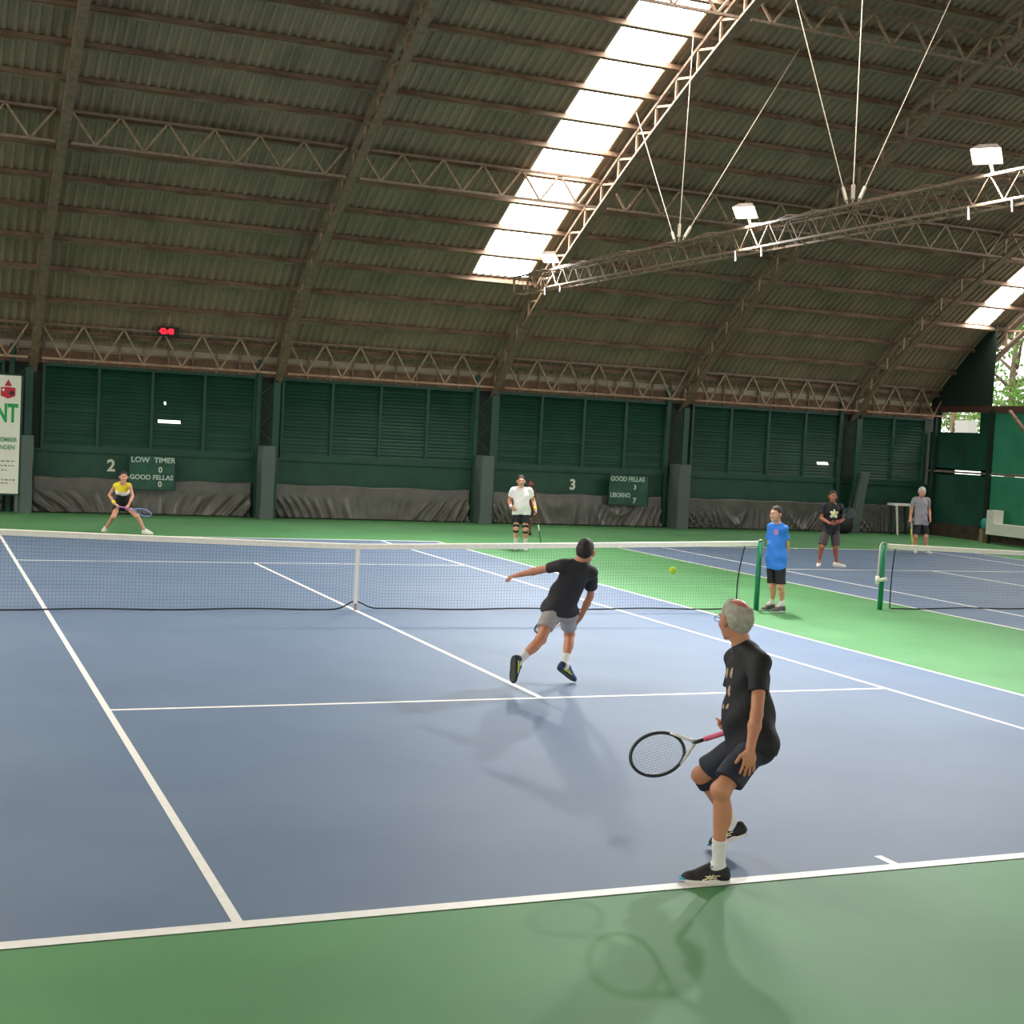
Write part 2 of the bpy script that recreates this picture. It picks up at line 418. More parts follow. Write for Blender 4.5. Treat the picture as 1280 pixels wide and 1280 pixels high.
# vinyl tarps pinned along the foot of the wall
tl_ = {0: 'crumpled grey vinyl tarp under the white banner', 1: 'grey vinyl tarp pinned under the numbered 2 wall', 2: 'grey vinyl tarp along the wall between the numbered bays',
       3: 'grey vinyl tarp under the numbered 3 wall', 4: 'grey vinyl tarp hanging behind the two boys', 5: 'short grey vinyl tarp behind the white stool'}
def tarp(k, a, b):
    nx = int((b - a) / 0.035); nz = 30; vs = []; rnd = random.Random(20 + k)
    ph = [rnd.uniform(0, 6.28) for _ in range(8)]; ztop = 0.93
    for j in range(nz + 1):
        v = j / nz; zz = 0.02 + v * (ztop - 0.02)
        for i in range(nx + 1):
            x = a + (b - a) * i / nx; u = (x - a) / (b - a)
            side = (0.5 - u) * 2
            drop = 1 - v
            s = x + (-side) * 0.95 * zz * -1.0 + 0.10 * math.sin(2.3 * x + ph[0]) * zz
            f1 = math.sin(2*math.pi * s / (0.40 + 0.05 * math.sin(x)) + ph[1] + 0.6 * math.sin(1.7 * x))
            f2 = math.sin(2*math.pi * s / 0.19 + ph[2] + 1.3 * math.sin(2.9 * x + ph[3]))
            amp = (0.45 + 0.55 * abs(side)) * (0.45 + 0.55 * drop) * math.sin(math.pi * min(1, v * 0.9 + 0.35))
            fold = 2 * (1 - abs(math.sin(math.pi * s / (0.36 + 0.05 * math.sin(x)) + ph[1] + 0.6 * math.sin(1.7 * x)))) ** 1.6 - 0.6
            y = 18.56 - 0.085 * amp * fold + 0.022 * amp * f2 - 0.05 * (1 - v)
            sag = 0.03 * math.sin(math.pi * u * (3 + k % 2)) ** 2 * v
            vs.append((x, y, zz - sag))
    m = nx + 1
    mb = MB(); mb.add(vs, [(j*m+i, j*m+i+1, (j+1)*m+i+1, (j+1)*m+i) for j in range(nz) for i in range(nx)])
    o = mb.build('tarp', M['tarp'], smooth=True); md = o.modifiers.new('thickness', 'SOLIDIFY'); md.thickness = 0.003
    tag(o, tl_[k], 'tarp', 'vinyl tarps along the far wall')
for k, (a, b) in enumerate([(-9.0, -3.68), (-2.98, 2.55), (3.10, 8.80), (9.36, 15.0), (15.74, 21.25), (22.0, 24.72)]): tarp(k, a, b)

# numbers and scoreboards
o = text_obj('2', 0.42, (-1.17, YW - 0.004, 1.10), (1,0,0), (0,0,1), M['digit'], None, 'court_number', bold=0.012)
tag(o, 'white court number two painted on the wall above the woman player', 'number')
o = text_obj('3', 0.42, (11.98, YW - 0.004, 1.05), (1,0,0), (0,0,1), M['digit'], None, 'court_number', bold=0.012)
tag(o, 'white court number three painted on the wall right of the white shirt player', 'number')
def board(x0, x1, z0, z1, rows, label, cat='scoreboard'):
    cx = (x0 + x1) / 2; y = 18.36
    root = empty('scoreboard', (cx, y, z0), label, cat, 'chalk scoreboards')
    MB().box((x0, y, z0), (x1, y + 0.03, z1)).build('panel', M['board'], root)
    fr = MB(); t = 0.02
    fr.box((x0-t, y-0.01, z0-t), (x0, y+0.03, z1+t)); fr.box((x1, y-0.01, z0-t), (x1+t, y+0.03, z1+t))
    fr.box((x0, y-0.01, z0-t), (x1, y+0.03, z0)); fr.box((x0, y-0.01, z1), (x1, y+0.03, z1+t)); fr.build('frame', M['dark_green'], root)
    for b in (x0 + 0.1, x1 - 0.1): MB().box((b-0.02, y+0.03, z1-0.2), (b+0.02, YW+0.0, z1-0.15)).build('bracket', M['green_metal'], root)
    for txt, sz, x, z, m, xs in rows: text_obj(txt, sz, (x, y - 0.002, z), (1,0,0), (0,0,1), m, root, xs=xs, bold=0.004)
    return root
board(-0.66, 0.50, 0.67, 1.54, [('LOW  TIMER', 0.19, -0.62, 1.37, M['chalk'], 1.05), ('0', 0.20, 0.08, 1.12, M['digit'], 1), ('GOOD FELLAS', 0.17, -0.64, 0.93, M['chalk'], 1.0), ('0', 0.20, 0.08, 0.75, M['digit'], 1)],
      'green chalk scoreboard reading zero and zero, behind the woman player')
board(13.12, 14.42, 0.66, 1.54, [('GOOD FELLAS', 0.19, 13.15, 1.36, M['chalk'], 0.92), ('3', 0.20, 13.92, 1.12, M['digit'], 1), ('LIBORNO', 0.19, 13.16, 0.88, M['chalk'], 0.82), ('7', 0.22, 13.92, 0.72, M['digit'], 1)],
      'green chalk scoreboard reading three and seven, right of the number 3')

# banner on the left
bn = empty('banner', (-4.2, 18.0, 0.0), 'tall white printed banner with green and red print at the left edge', 'banner')
def onby(xp): return xp
bx1 = -3.36
MB().box((-5.4, 18.0, 0.48), (bx1, 18.012, 3.38)).build('sheet', M['paper'], bn)
pf = MB(); pf.bar((-5.45, 18.03, 3.40), (bx1 + 0.06, 18.03, 3.40), 0.04); pf.bar((bx1 + 0.03, 18.03, 0), (bx1 + 0.03, 18.03, 3.42), 0.04); pf.bar((-5.45, 18.03, 0), (-5.45, 18.03, 3.42), 0.04); pf.bar((-5.45, 18.03, 0.46), (bx1+0.06, 18.03, 0.46), 0.04)
pf.build('frame', M['green_metal'], bn)
yb_ = 17.996
text_obj('NT', 0.62, (-3.42, yb_, 2.25), (1,0,0), (0,0,1), M['ink_green'], bn, bold=0.02, align='RIGHT', xs=0.62)
text_obj('MEMBER', 0.15, (-3.42, yb_, 1.76), (1,0,0), (0,0,1), M['ink_pale'], bn, align='RIGHT', bold=0.004, xs=0.85)
text_obj('PENDEN', 0.15, (-3.46, yb_, 1.57), (1,0,0), (0,0,1), M['ink_pale'], bn, align='RIGHT', bold=0.004, xs=0.85)
gl = MB()
for z, x0, x1 in ((1.26, -4.3, -3.44), (1.15, -4.3, -3.46), (1.04, -4.3, -3.62), (0.80, -4.3, -3.44), (0.72, -4.3, -3.6)):
    x = x0
    while x < x1:
        w = random.uniform(0.03, 0.09); gl.box((x, yb_, z), (min(x + w, x1), yb_ + 0.004, z + 0.035)); x += w + 0.03
gl.build('fine_print', M['ink_grey'], bn)['kind'] = 'stuff'
em = MB(); cx, cz_ = -3.66, 2.98
em.add([(cx-0.17, yb_-0.002, cz_+0.1), (cx-0.17, yb_-0.002, cz_-0.1), (cx, yb_-0.002, cz_-0.17), (cx, yb_-0.002, cz_+0.12), (cx+0.17, yb_-0.002, cz_-0.1), (cx+0.17, yb_-0.002, cz_+0.1), (cx-0.09, yb_-0.002, cz_+0.14), (cx+0.09, yb_-0.002, cz_+0.14), (cx, yb_-0.002, cz_+0.3)],
       [(0,1,2,3),(3,2,4,5),(6,7,8)])
em.build('emblem', M['ink_red'], bn)
e2 = MB(); e2.add([(cx+0.09+0.06*math.cos(t), yb_-0.005, cz_-0.03+0.06*math.sin(t)) for t in [i*math.pi/6 for i in range(12)]], [tuple(range(12))]); e2.build('emblem_disc', M['ink_dark'], bn)
e3 = MB(); e3.add([(cx-0.11+0.035*math.cos(t), yb_-0.005, cz_+0.04+0.03*math.sin(t)) for t in [i*math.pi/6 for i in range(12)]], [tuple(range(12))]); e3.build('emblem_spot', M['paper'], bn)

# red LED clock hanging on the eave lattice beam
ck = empty('wall_clock', (0.17, 18.1, 4.62), 'small red LED digital clock fixed on the far eave beam', 'clock')
MB().box((-0.10, 18.06, 4.62), (0.42, 18.14, 4.86)).build('housing', M['black'], ck)
text_obj('42:48', 0.19, (-0.07, 18.055, 4.68), (1,0,0), (0,0,1), M['red_led'], ck, 'digits', bold=0.006, xs=0.85)
MB().bar((0.16, 18.14, 4.72), (0.16, 18.24, 4.72), 0.03).build('bracket', M['rust'], ck)

# ------------------------------------------------------------------ right end of the hall
XE = 24.85
wr = MB(); wr.box((XE, -10, 0), (XE + 0.25, YW, 0.32)); wr.box((XE + 0.05, -10, 0.32), (XE + 0.2, YW, 0.42))
wall_right = struct(wr.build('wall_right', M['concrete']))
bm_ = MB(); bm_.box((XE + 0.05, -10, 4.0), (XE + 0.22, YW, 4.2)); bm_.build('cross_beam', mat('brown_cross_beam', '#4d3026', 0.7), wall_right)
rr = MB(); rr.box((XE + 0.02, -10, 2.06), (XE + 0.08, YW, 2.12))
rr.build('mid_rail', M['rust_dark'], wall_right)
ps = MB()
for y in (18.35, 15.75, 12.6, 9.4, 6.2, 3.0, -0.2, -3.4, -6.6): ps.box((XE - 0.02, y - 0.06, 0), (XE + 0.1, y + 0.06, 4.1))
ps.build('fence_post', M['dark_green'], wall_right)
bsx = MB()
for y0, y1 in ((14.9, 12.7), (9.3, 6.3)): bsx.bar((XE - 0.06, y0, 4.05), (XE - 0.06, y1, 2.1), 0.12, 0.06)
bsx.build('diagonal_brace', M['rust_dark'], wall_right)
f1 = MB()
f1.box((XE + 0.12, 15.8, 0.40), (XE + 0.13, YW, 2.04)); f1.box((XE + 0.12, 15.8, 2.15), (XE + 0.13, YW, 3.36)); f1.box((XE + 0.12, 15.8, 3.36), (XE + 0.13, 16.38, 4.02)); f1.box((XE+0.12, 18.2, 3.36), (XE+0.13, 18.42, 4.02))
f1.box((XE + 0.12, 17.4, 2.0), (XE + 0.13, 18.7, 2.2)); f1.box((XE + 0.12, 15.8, 2.0), (XE + 0.13, 16.2, 2.2))
f1.build('windscreen_netting', M['fence_green'], wall_right)
f2 = MB(); f2.box((XE + 0.12, -10, 0.40), (XE + 0.13, 15.8, 2.05)); f2.box((XE + 0.12, -10, 2.12), (XE + 0.13, 15.8, 4.02))
f2.build('pale_screen', M['fence_pale'], wall_right)
dp = MB(); n = 10
for i in range(n):
    y0 = 15.85 + (YW - 15.85) * i / n; y1 = 15.85 + (YW - 15.85) * (i + 1) / n
    dp.add([(XE+0.1, y0, 4.2), (XE+0.1, y1, 4.2), (XE+0.1, y1, roofz(y1) + 0.02), (XE+0.1, y0, roofz(y0) + 0.02)], [(0, 1, 2, 3)])
dp.build('gable_panel', M['dark_green'], wall_right)
# outside air conditioner box seen through the opening
ac = empty('outdoor_unit', (28.3, 21.0, 0), 'grey boxy unit seen through the bright opening at the far right corner', 'machine')
MB().box((28.2, 20.7, 3.28), (28.6, 21.35, 3.88)).build('casing', mat('grey_unit_casing', '#b4b4ac', 0.5), ac)
MB().box((28.2, 21.5, -0.13), (28.3, 21.6, 4.3)).build('pole', M['steel_grey'], ac)
MB().box((28.2, 20.7, 3.2), (28.6, 21.6, 3.28)).build('shelf', M['steel_grey'], ac)

def offcut(name, lab, cat, fn): pass
lp = empty('bench', (24.5, 14.4, 0), 'white L-shaped bench block by the right fence', 'bench')
MB().box((24.28, 14.72, 0.28), (24.66, 15.02, 1.02)).build('backrest', M['white'], lp)
MB().box((24.28, 12.9, 0.28), (24.66, 14.72, 0.62)).build('seat', M['white'], lp)
lg = MB(); lg.box((24.3, 14.9, 0), (24.36, 14.98, 0.28)); lg.build('leg', M['dark_green'], lp); MB().box((24.3, 13.0, 0), (24.36, 13.08, 0.28)).build('leg', M['dark_green'], lp)
bg_ = empty('bag', (24.45, 15.35, 0.0), 'small teal bag hung beside the white bench block', 'bag')
MB().ball((24.5, 15.35, 0.58), (0.09, 0.13, 0.17), 14).build('pouch', mat('teal_fabric', '#2f9a8a', 0.6), bg_, smooth=True)
MB().tube([(24.5, 15.35, 0.70), (24.55, 15.33, 0.85), (24.9, 15.3, 0.88)], 0.012, 6).build('strap', M['black'], bg_, smooth=True)
MB().box((24.4, 15.27, 0), (24.6, 15.43, 0.42)).build('stand', M['pale_steel'], bg_)

# tall white stool
stl = empty('stool', (23.45, 17.85, 0), 'tall stool with white top and white legs before the far right corner', 'stool')
MB().box((22.95, 17.75, 0.93), (23.75, 18.1, 1.0)).build('seat', M['white'], stl)
for (x, y, dx) in ((23.08, 17.78, 0.1), (23.62, 17.78, 0.12), (23.08, 18.07, 0.1), (23.62, 18.07, 0.12)):
    MB().bar((x, y, 0.93), (x + dx, y, 0.0), 0.05).build('leg', M['white'] if y < 17.9 else M['green_metal'], stl)

# bag leaning by the column pad, behind the boy in black
bk = MB(); bk.ball((0, 0, 0.24), (0.30, 0.18, 0.26), 18)
o = bk.build('sports_bag', mat('black_bag_fabric', '#101113', 0.7, bump=0.3, bscale=20), smooth=True); o.location = (21.1, 17.75, 0.0)
tag(o, 'black sports bag on the floor at the foot of the leaning pad', 'bag')
hb = MB().tube([(-0.18, 0, 0.44), (-0.1, 0, 0.56), (0.1, 0, 0.56), (0.18, 0, 0.44)], 0.015, 6).build('handle', M['black'], smooth=True); hb.parent = o

# ------------------------------------------------------------------ trees outside the right end
def tree(x, y, h, seed, lab, spread=3.2):
    rnd = random.Random(seed); root = empty('tree', (x, y, -0.13), lab, 'tree', 'trees outside the hall')
    tr = MB(); tr.tube([(x, y, -0.13), (x+0.1, y+0.1, h*0.3), (x-0.2, y, h*0.6), (x, y, h*0.95)], [0.26, 0.2, 0.14, 0.05], 10)
    tips = []
    for i in range(26):
        a = rnd.uniform(0, 6.28); z0 = h * rnd.uniform(0.35, 0.85); r = spread * rnd.uniform(0.5, 1.0); z1 = z0 + rnd.uniform(0.2, 1.6)
        p = (x + r*math.cos(a), y + r*math.sin(a), z1); tr.tube([(x, y, z0), ((x+p[0])/2, (y+p[1])/2, (z0+z1)/2+0.3), p], [0.09, 0.05, 0.02], 6); tips.append(p)
    tr.build('trunk', M['bark'], root, smooth=True)
    lf = MB()
    for p in tips:
        for c in range(9):
            c0 = Vector(p) + Vector((rnd.gauss(0, .7), rnd.gauss(0, .7), rnd.gauss(0, .5)))
            for i in range(60):
                q = c0 + Vector((rnd.gauss(0, .36), rnd.gauss(0, .36), rnd.gauss(0, .28)))
                d = Vector((rnd.uniform(-1, 1), rnd.uniform(-1, 1), rnd.uniform(-1, .3))).normalized(); s = d.cross(Vector((rnd.uniform(-1,1), rnd.uniform(-1,1), 1))).normalized()
                L = rnd.uniform(.13, .24); w = L * 0.35
                lf.add([q, q + d*L*.5 + s*w, q + d*L, q + d*L*.5 - s*w], [(0,1,2,3)])
    lf.build('leaves', M['foliage'], root)
tree(37.2, 28.4, 10.0, 3, 'leafy tree outside the right end, its branches hanging into the top of the opening', 4.0)
tree(48.5, 30.5, 14.0, 5, 'taller leafy tree standing further outside the right end', 4.5)

# ------------------------------------------------------------------ hanging light beam with floodlights
lb = empty('light_beam', (7.75, 3.0, 6.0), 'long pale lattice light beam hung on cables between the two courts', 'light beam')
bx0, bx1_, bz0, bz1 = 7.62, 7.98, 6.0, 6.38; by0, by1 = -16.0, 13.2
ch = MB()
for x in (bx0, bx1_):
    for z in (bz0, bz1): ch.bar((x, by0, z), (x, by1, z), 0.035)
ch.bar((bx0, by1, bz0), (bx1_, by1, bz0), 0.045); ch.bar((bx0, by1, bz1), (bx1_, by1, bz1), 0.045); ch.bar((bx0, by1, bz0), (bx0, by1, bz1), 0.045); ch.bar((bx1_, by1, bz0), (bx1_, by1, bz1), 0.045)
M['beam'] = mat('dusty_brown_beam_steel', '#8f775f', 0.65, col2='#6b543f', nscale=10)
ch.build('chord', M['beam'], lb)
lw = MB(); y = by0; s = 0
while y < by1 - 0.25:
    for x in (bx0, bx1_):
        a, b = (bz0, bz1) if s else (bz1, bz0); lw.bar((x, y, a), (x, y + 0.3, b), 0.014)
    for z in (bz0, bz1):
        a, b = (bx0, bx1_) if s else (bx1_, bx0); lw.bar((a, y, z), (b, y + 0.3, z), 0.012)
    s ^= 1; y += 0.3
lw.build('lattice', M['beam'], lb)
cbm = MB(); rnd = random.Random(4)
for k in range(4):
    pts = []; y = by0; off = rnd.uniform(-0.08, 0.2)
    while y < by1: pts.append((7.66 + 0.07*k + rnd.uniform(-.02, .02), y, 6.41 + rnd.uniform(-.02, .035))); y += 0.35
    cbm.tube(pts, 0.011, 5)
cbm.build('power_cable', M['beam'], lb)
cj = [((7.72, 5.3, 6.4), (9.2, 10.3, 10.05), (8.85, 7.2, 10.95), (11.3, 7.0, 11.0)), ((7.72, -0.2, 6.4), (8.95, 4.3, 12.1), (10.0, 3.1, 12.5), (12.5, 2.8, 12.6)), ((7.72, -7.5, 6.4), (8.5, -5.0, 12.7), (9.5, -7.5, 12.3), (12.0, -9.5, 11.8))]
cn = ['left', 'middle', 'right']; sn = ['the far three', 'the near three', 'the set out of view to the right']
for a, (p, *qs) in enumerate(cj):
    for i, q in enumerate(qs):
        if a == 2: continue
        p_ = (p[0], p[1] + (0.12, 0, -0.12)[i], p[2]); v = Vector(q) - Vector(p_)
        r = empty('suspension_cable', q, 'steel cable holding the light beam, %s one of %s' % (cn[i], sn[a]), 'cable', 'light beam suspension cables')
        MB().tube([p_, q], 0.009, 6).build('wire', M['cable'], r)
        n_ = v.normalized()
        MB().tube([Vector(p_) + n_*0.12, Vector(p_) + n_*0.42], 0.03, 8).build('turnbuckle', M['cable'], r)

fl = [(-3.43, 'nearest floodlight in view at the right edge, glaring white'), (2.61, 'glaring floodlight on the light beam left of the middle cable set'), (10.9, 'smallest glaring floodlight at the far end of the light beam')]
for y, lab in fl:
    r = empty('floodlight', (7.7, y, 6.4), lab, 'floodlight', 'floodlights on the hanging beam')
    for s in (-1,):
        d = Vector((s * 0.42, -0.34 if s < 0 else -0.25, -0.80)).normalized(); c = Vector((7.8 + s * 0.28, y, 6.64))
        x = d.cross(Vector((0, 0, 1))).normalized(); u = x.cross(d)
        h = MB(); 
        def q(a, b, e): return c + x*a + u*b + d*e
        vs = [q(a, b, e) for e, k in ((-0.10, 0.6), (0.04, 1.0)) for a, b in ((-0.2*k, -0.15*k), (0.2*k, -0.15*k), (0.2*k, 0.15*k), (-0.2*k, 0.15*k))]
        h.add(vs, [(3,2,1,0),(0,1,5,4),(1,2,6,5),(2,3,7,6),(3,0,4,7)])
        hd = h.build('lamp_head', M['steel_grey'], r)
        MB().add([q(a, b, 0.032) for a, b in ((-0.185, -0.135), (0.185, -0.135), (0.185, 0.135), (-0.185, 0.135))], [(0,1,2,3)]).build('lens', M['lens'], hd)
        MB().bar(c - d*0.08, (7.8 + s*0.16, y, 6.38), 0.03).build('bracket', M['pale_steel'], r)
        ld = D.lights.new('flood_lamp', 'AREA'); ld.shape = 'RECTANGLE'; ld.size = 0.36; ld.size_y = 0.26; ld.energy = FLOOD_W; ld.color = (0.96, 0.98, 1.0); ld.spread = math.radians(125)
        lo_ = D.objects.new('flood_lamp', ld); COL.objects.link(lo_); lo_.location = c + d * 0.05
        lo_.rotation_euler = (-d).to_track_quat('Z', 'Y').to_euler()
        par(lo_, r)
    for k in (-0.45, 0.4):
        MB().bar((7.6, y + k, 6.0), (7.6, y + k - 0.02, 5.82), 0.02).build('hanger', M['white'], r)

# ------------------------------------------------------------------ nets
def net(cx, x0, x1, lab, strap=True, posts=(True, True), right_vis=True):
    root = empty('tennis_net', (cx, 0, 0), lab, 'net', 'tennis nets')
    hp = 1.07; hc = 0.914
    xl, xr = x0 + 0.22, x1 - 0.30
    def top(x): t = abs(x - cx) / (x1 - cx if x > cx else cx - x0); return hc + (hp - hc) * t ** 1.15
    def bot(x):
        d = abs(x - cx); return 0.02 + (0.11 * math.exp(-(d / 0.16) ** 2) if strap else 0) + 0.008 * math.sin(x * 3.1)
    tp = MB(); n = 60; 
    for s in (-1, 1):
        pass
    vs = []; xs = [xl - 0.15 + (x1 - 0.03 - xl + 0.15) * i / n for i in range(n + 1)]
    for x in xs:
        z = top(x) + 0.012
        for dy, dz in ((-0.012, -0.075), (-0.014, -0.004), (0.0, 0.004), (0.014, -0.004), (0.012, -0.075)): vs.append((x, dy, z + dz))
    tp.add(vs, [(i*5+j, (i+1)*5+j, (i+1)*5+j+1, i*5+j+1) for i in range(n) for j in range(4)])
    tp.build('headband', M['net_tape'], root, smooth=False)
    ms = MB(); x = xl
    r = 0.0011
    def strand(p, q): ms.bar(p, q, 0.0014)
    while x < xr:
        strand((x, 0, bot(x)), (x, 0, top(x) - 0.03)); x += 0.045
    for k in range(1, 21):
        m_ = 36; pr = None
        for i in range(m_ + 1):
            x = xl + (xr - xl) * i / m_; t = k / 21; z = bot(x) * (1 - t) + (top(x) - 0.03) * t
            if pr: strand(pr, (x, 0, z))
            pr = (x, 0, z)
    ms.build('netting', M['net_black'], root)
    bc = MB(); bc.tube([(xl + (xr - xl) * i / 160, 0.0, bot(xl + (xr - xl) * i / 160)) for i in range(161)], 0.011, 6)
    bc.build('bottom_cord', M['net_black'], root, smooth=True)
    for s, xe in ((-1, xl), (1, xr)):
        sc_ = MB(); sc_.tube([(xe - s * (0.05 * math.sin(t * 3.0) - 0.10 * (t - 0.6)) * (1 if s > 0 else -0.4), 0.0, 0.02 + t * (hp - 0.07)) for t in [i / 12 for i in range(13)]], 0.010, 6)
        sc_.build('side_cord', M['net_black'], root, smooth=True)
    if strap:
        MB().box((cx - 0.026, -0.02, 0.10), (cx + 0.026, -0.008, hc + 0.02)).build('centre_strap', M['net_tape'], root)
        MB().box((cx - 0.018, -0.02, 0.0), (cx + 0.018, -0.008, 0.10)).build('strap_hook', M['pale_steel'], root)
    for s, xe, on in ((-1, x0, posts[0]), (1, x1, posts[1])):
        if not on: continue
        p = MB(); p.tube([(xe, 0, 0), (xe, 0, 1.07)], 0.042, 16); p.tube([(xe, 0, 1.07), (xe, 0, 1.10)], [0.042, 0.025], 16)
        po = p.build('post', M['post_green'], root, smooth=False)
        for f in po.data.polygons: f.use_smooth = len(f.vertices) == 4
        rp = MB(); rp.tube([(xe - s*0.03, 0, 1.085), (xe + s*0.03, 0, 1.10), (xe + s*0.07, 0, 1.05), (xe + s*0.075, 0, 0.75), (xe + s*0.10, -0.01, 0.50)] if s < 0 or cx > 5 else
                         [(xe - s*0.03, 0, 1.085), (xe + s*0.02, 0, 1.105), (xe + s*0.055, 0, 1.06), (xe + s*0.052, 0, 0.86)], 0.012, 6)
        rp.build('rope', M['rope'], root, smooth=True)
        if s < 0: 
            w = MB(); w.tube([(xe - 0.10, -0.05, 0.49), (xe + 0.05, -0.05, 0.51)], 0.03, 10); w.tube([(xe - 0.10, -0.02, 0.42), (xe - 0.10, -0.02, 0.55)], 0.035, 10); w.build('winch', M['net_tape'], root, smooth=True)
    return root
net(0.0, -6.4, 6.53, 'long tennis net across the nearer blue court with green post at its right end')
net(15.2, 8.90, 21.6, 'tennis net of the further court on the right with green post at its left end')

# tennis balls
def ball(p, lab, m=None, s=1.0):
    b = MB().ball((0, 0, 0), 0.0335 * s, 20).build('tennis_ball', M['ball'], smooth=True); b.location = p
    tag(b, lab, 'ball')
    sm = MB(); pts = []
    for i in range(40):
        t = 2 * math.pi * i / 40; a = 0.44 + 0.0
        v = Vector((math.cos(t) + 0.35 * math.cos(3 * t), math.sin(t) - 0.35 * math.sin(3 * t), 1.1 * math.sin(2 * t))).normalized() * 0.0336
        pts.append(v)
    sm.tube(pts, 0.0012, 4, closed=True); o = sm.build('seam', M['white']); o.parent = b
    return b
ball((0.452, -8.019, 1.430), 'yellow tennis ball in the air above the court, right of the running player', s=1.0)
# ------------------------------------------------------------------ figures: bodies grown from one implicit surface each
def nrm(v): v = np.asarray(v, float); return v / (np.linalg.norm(v) + 1e-12)
def A(*v): return np.array(v, float)

class SDF:
    def __init__(s): s.p = []; s.cut = []; s.sub = []; s.wr = 0.0; s.wf = 14.0; s.ph = 0.0
    def c(s, a, b, ra, rb, k=0.03, cut=None): s.p.append(('c', np.asarray(a, float), np.asarray(b, float), ra, rb, k, cut)); return s
    def e(s, c, R, r, k=0.03, cut=None): s.p.append(('e', np.asarray(c, float), np.asarray(R, float), np.asarray(r, float), 0, k, cut)); return s
    def bounds(s):
        lo, hi = [], []
        for p in s.p:
            if p[0] == 'c':
                r = max(p[3], p[4]); lo.append(np.minimum(p[1], p[2]) - r); hi.append(np.maximum(p[1], p[2]) + r)
            else: r = max(p[3]); lo.append(p[1] - r); hi.append(p[1] + r)
        return np.array(lo), np.array(hi)
    def __call__(s, P, sel=None):
        d = np.full(len(P), 0.5)
        for i, p in enumerate(s.p):
            if sel is not None and not sel[i]: continue
            if p[0] == 'c':
                a, b, ra, rb = p[1:5]; ba = b - a; pa = P - a
                h = np.clip(pa @ ba / (ba @ ba + 1e-12), 0, 1)
                q = np.sqrt(((pa - h[:, None] * ba) ** 2).sum(1)) - (ra + (rb - ra) * h)
            else:
                x = (P - p[1]) @ p[2].T; r = p[3]
                k0 = np.sqrt(((x / r) ** 2).sum(1)); k1 = np.sqrt(((x / (r * r)) ** 2).sum(1)) + 1e-9
                q = k0 * (k0 - 1) / k1
                q = np.where(k0 < 0.05, -min(r), q)
            if p[6] is not None:
                q = np.maximum(q, (P - p[6][0]) @ p[6][1])
            k = p[5]
            h = np.maximum(k - np.abs(d - q), 0) / k
            d = np.minimum(d, q) - h * h * k * 0.25
        for (o, n) in s.cut: d = np.maximum(d, (P - o) @ n)
        for sp in s.sub:
            if sp[0] == 's':
                q = np.sqrt(((P - sp[1]) ** 2).sum(1)) - sp[2]
            else:
                x = (P - sp[1]) @ sp[2].T; r = sp[3]
                k0 = np.sqrt(((x / r) ** 2).sum(1)); k1 = np.sqrt(((x / (r * r)) ** 2).sum(1)) + 1e-9; q = k0 * (k0 - 1) / k1
            k = 0.008; h = np.maximum(k - np.abs(d + q), 0) / k
            d = np.maximum(d, -q) + h * h * k * 0.25
        if s.wr:
            f = s.wf; x, y, z = P[:, 0], P[:, 1], P[:, 2]
            w = np.sin(f*x + 1.7*np.sin(0.7*f*z + s.ph) + s.ph) * np.sin(f*0.8*y + 1.3*np.sin(0.5*f*z)) + 0.6*np.sin(1.9*f*z + 2*np.sin(f*0.9*x + s.ph) + 1.5*np.sin(f*y))
            d = d + s.wr * w
        return d

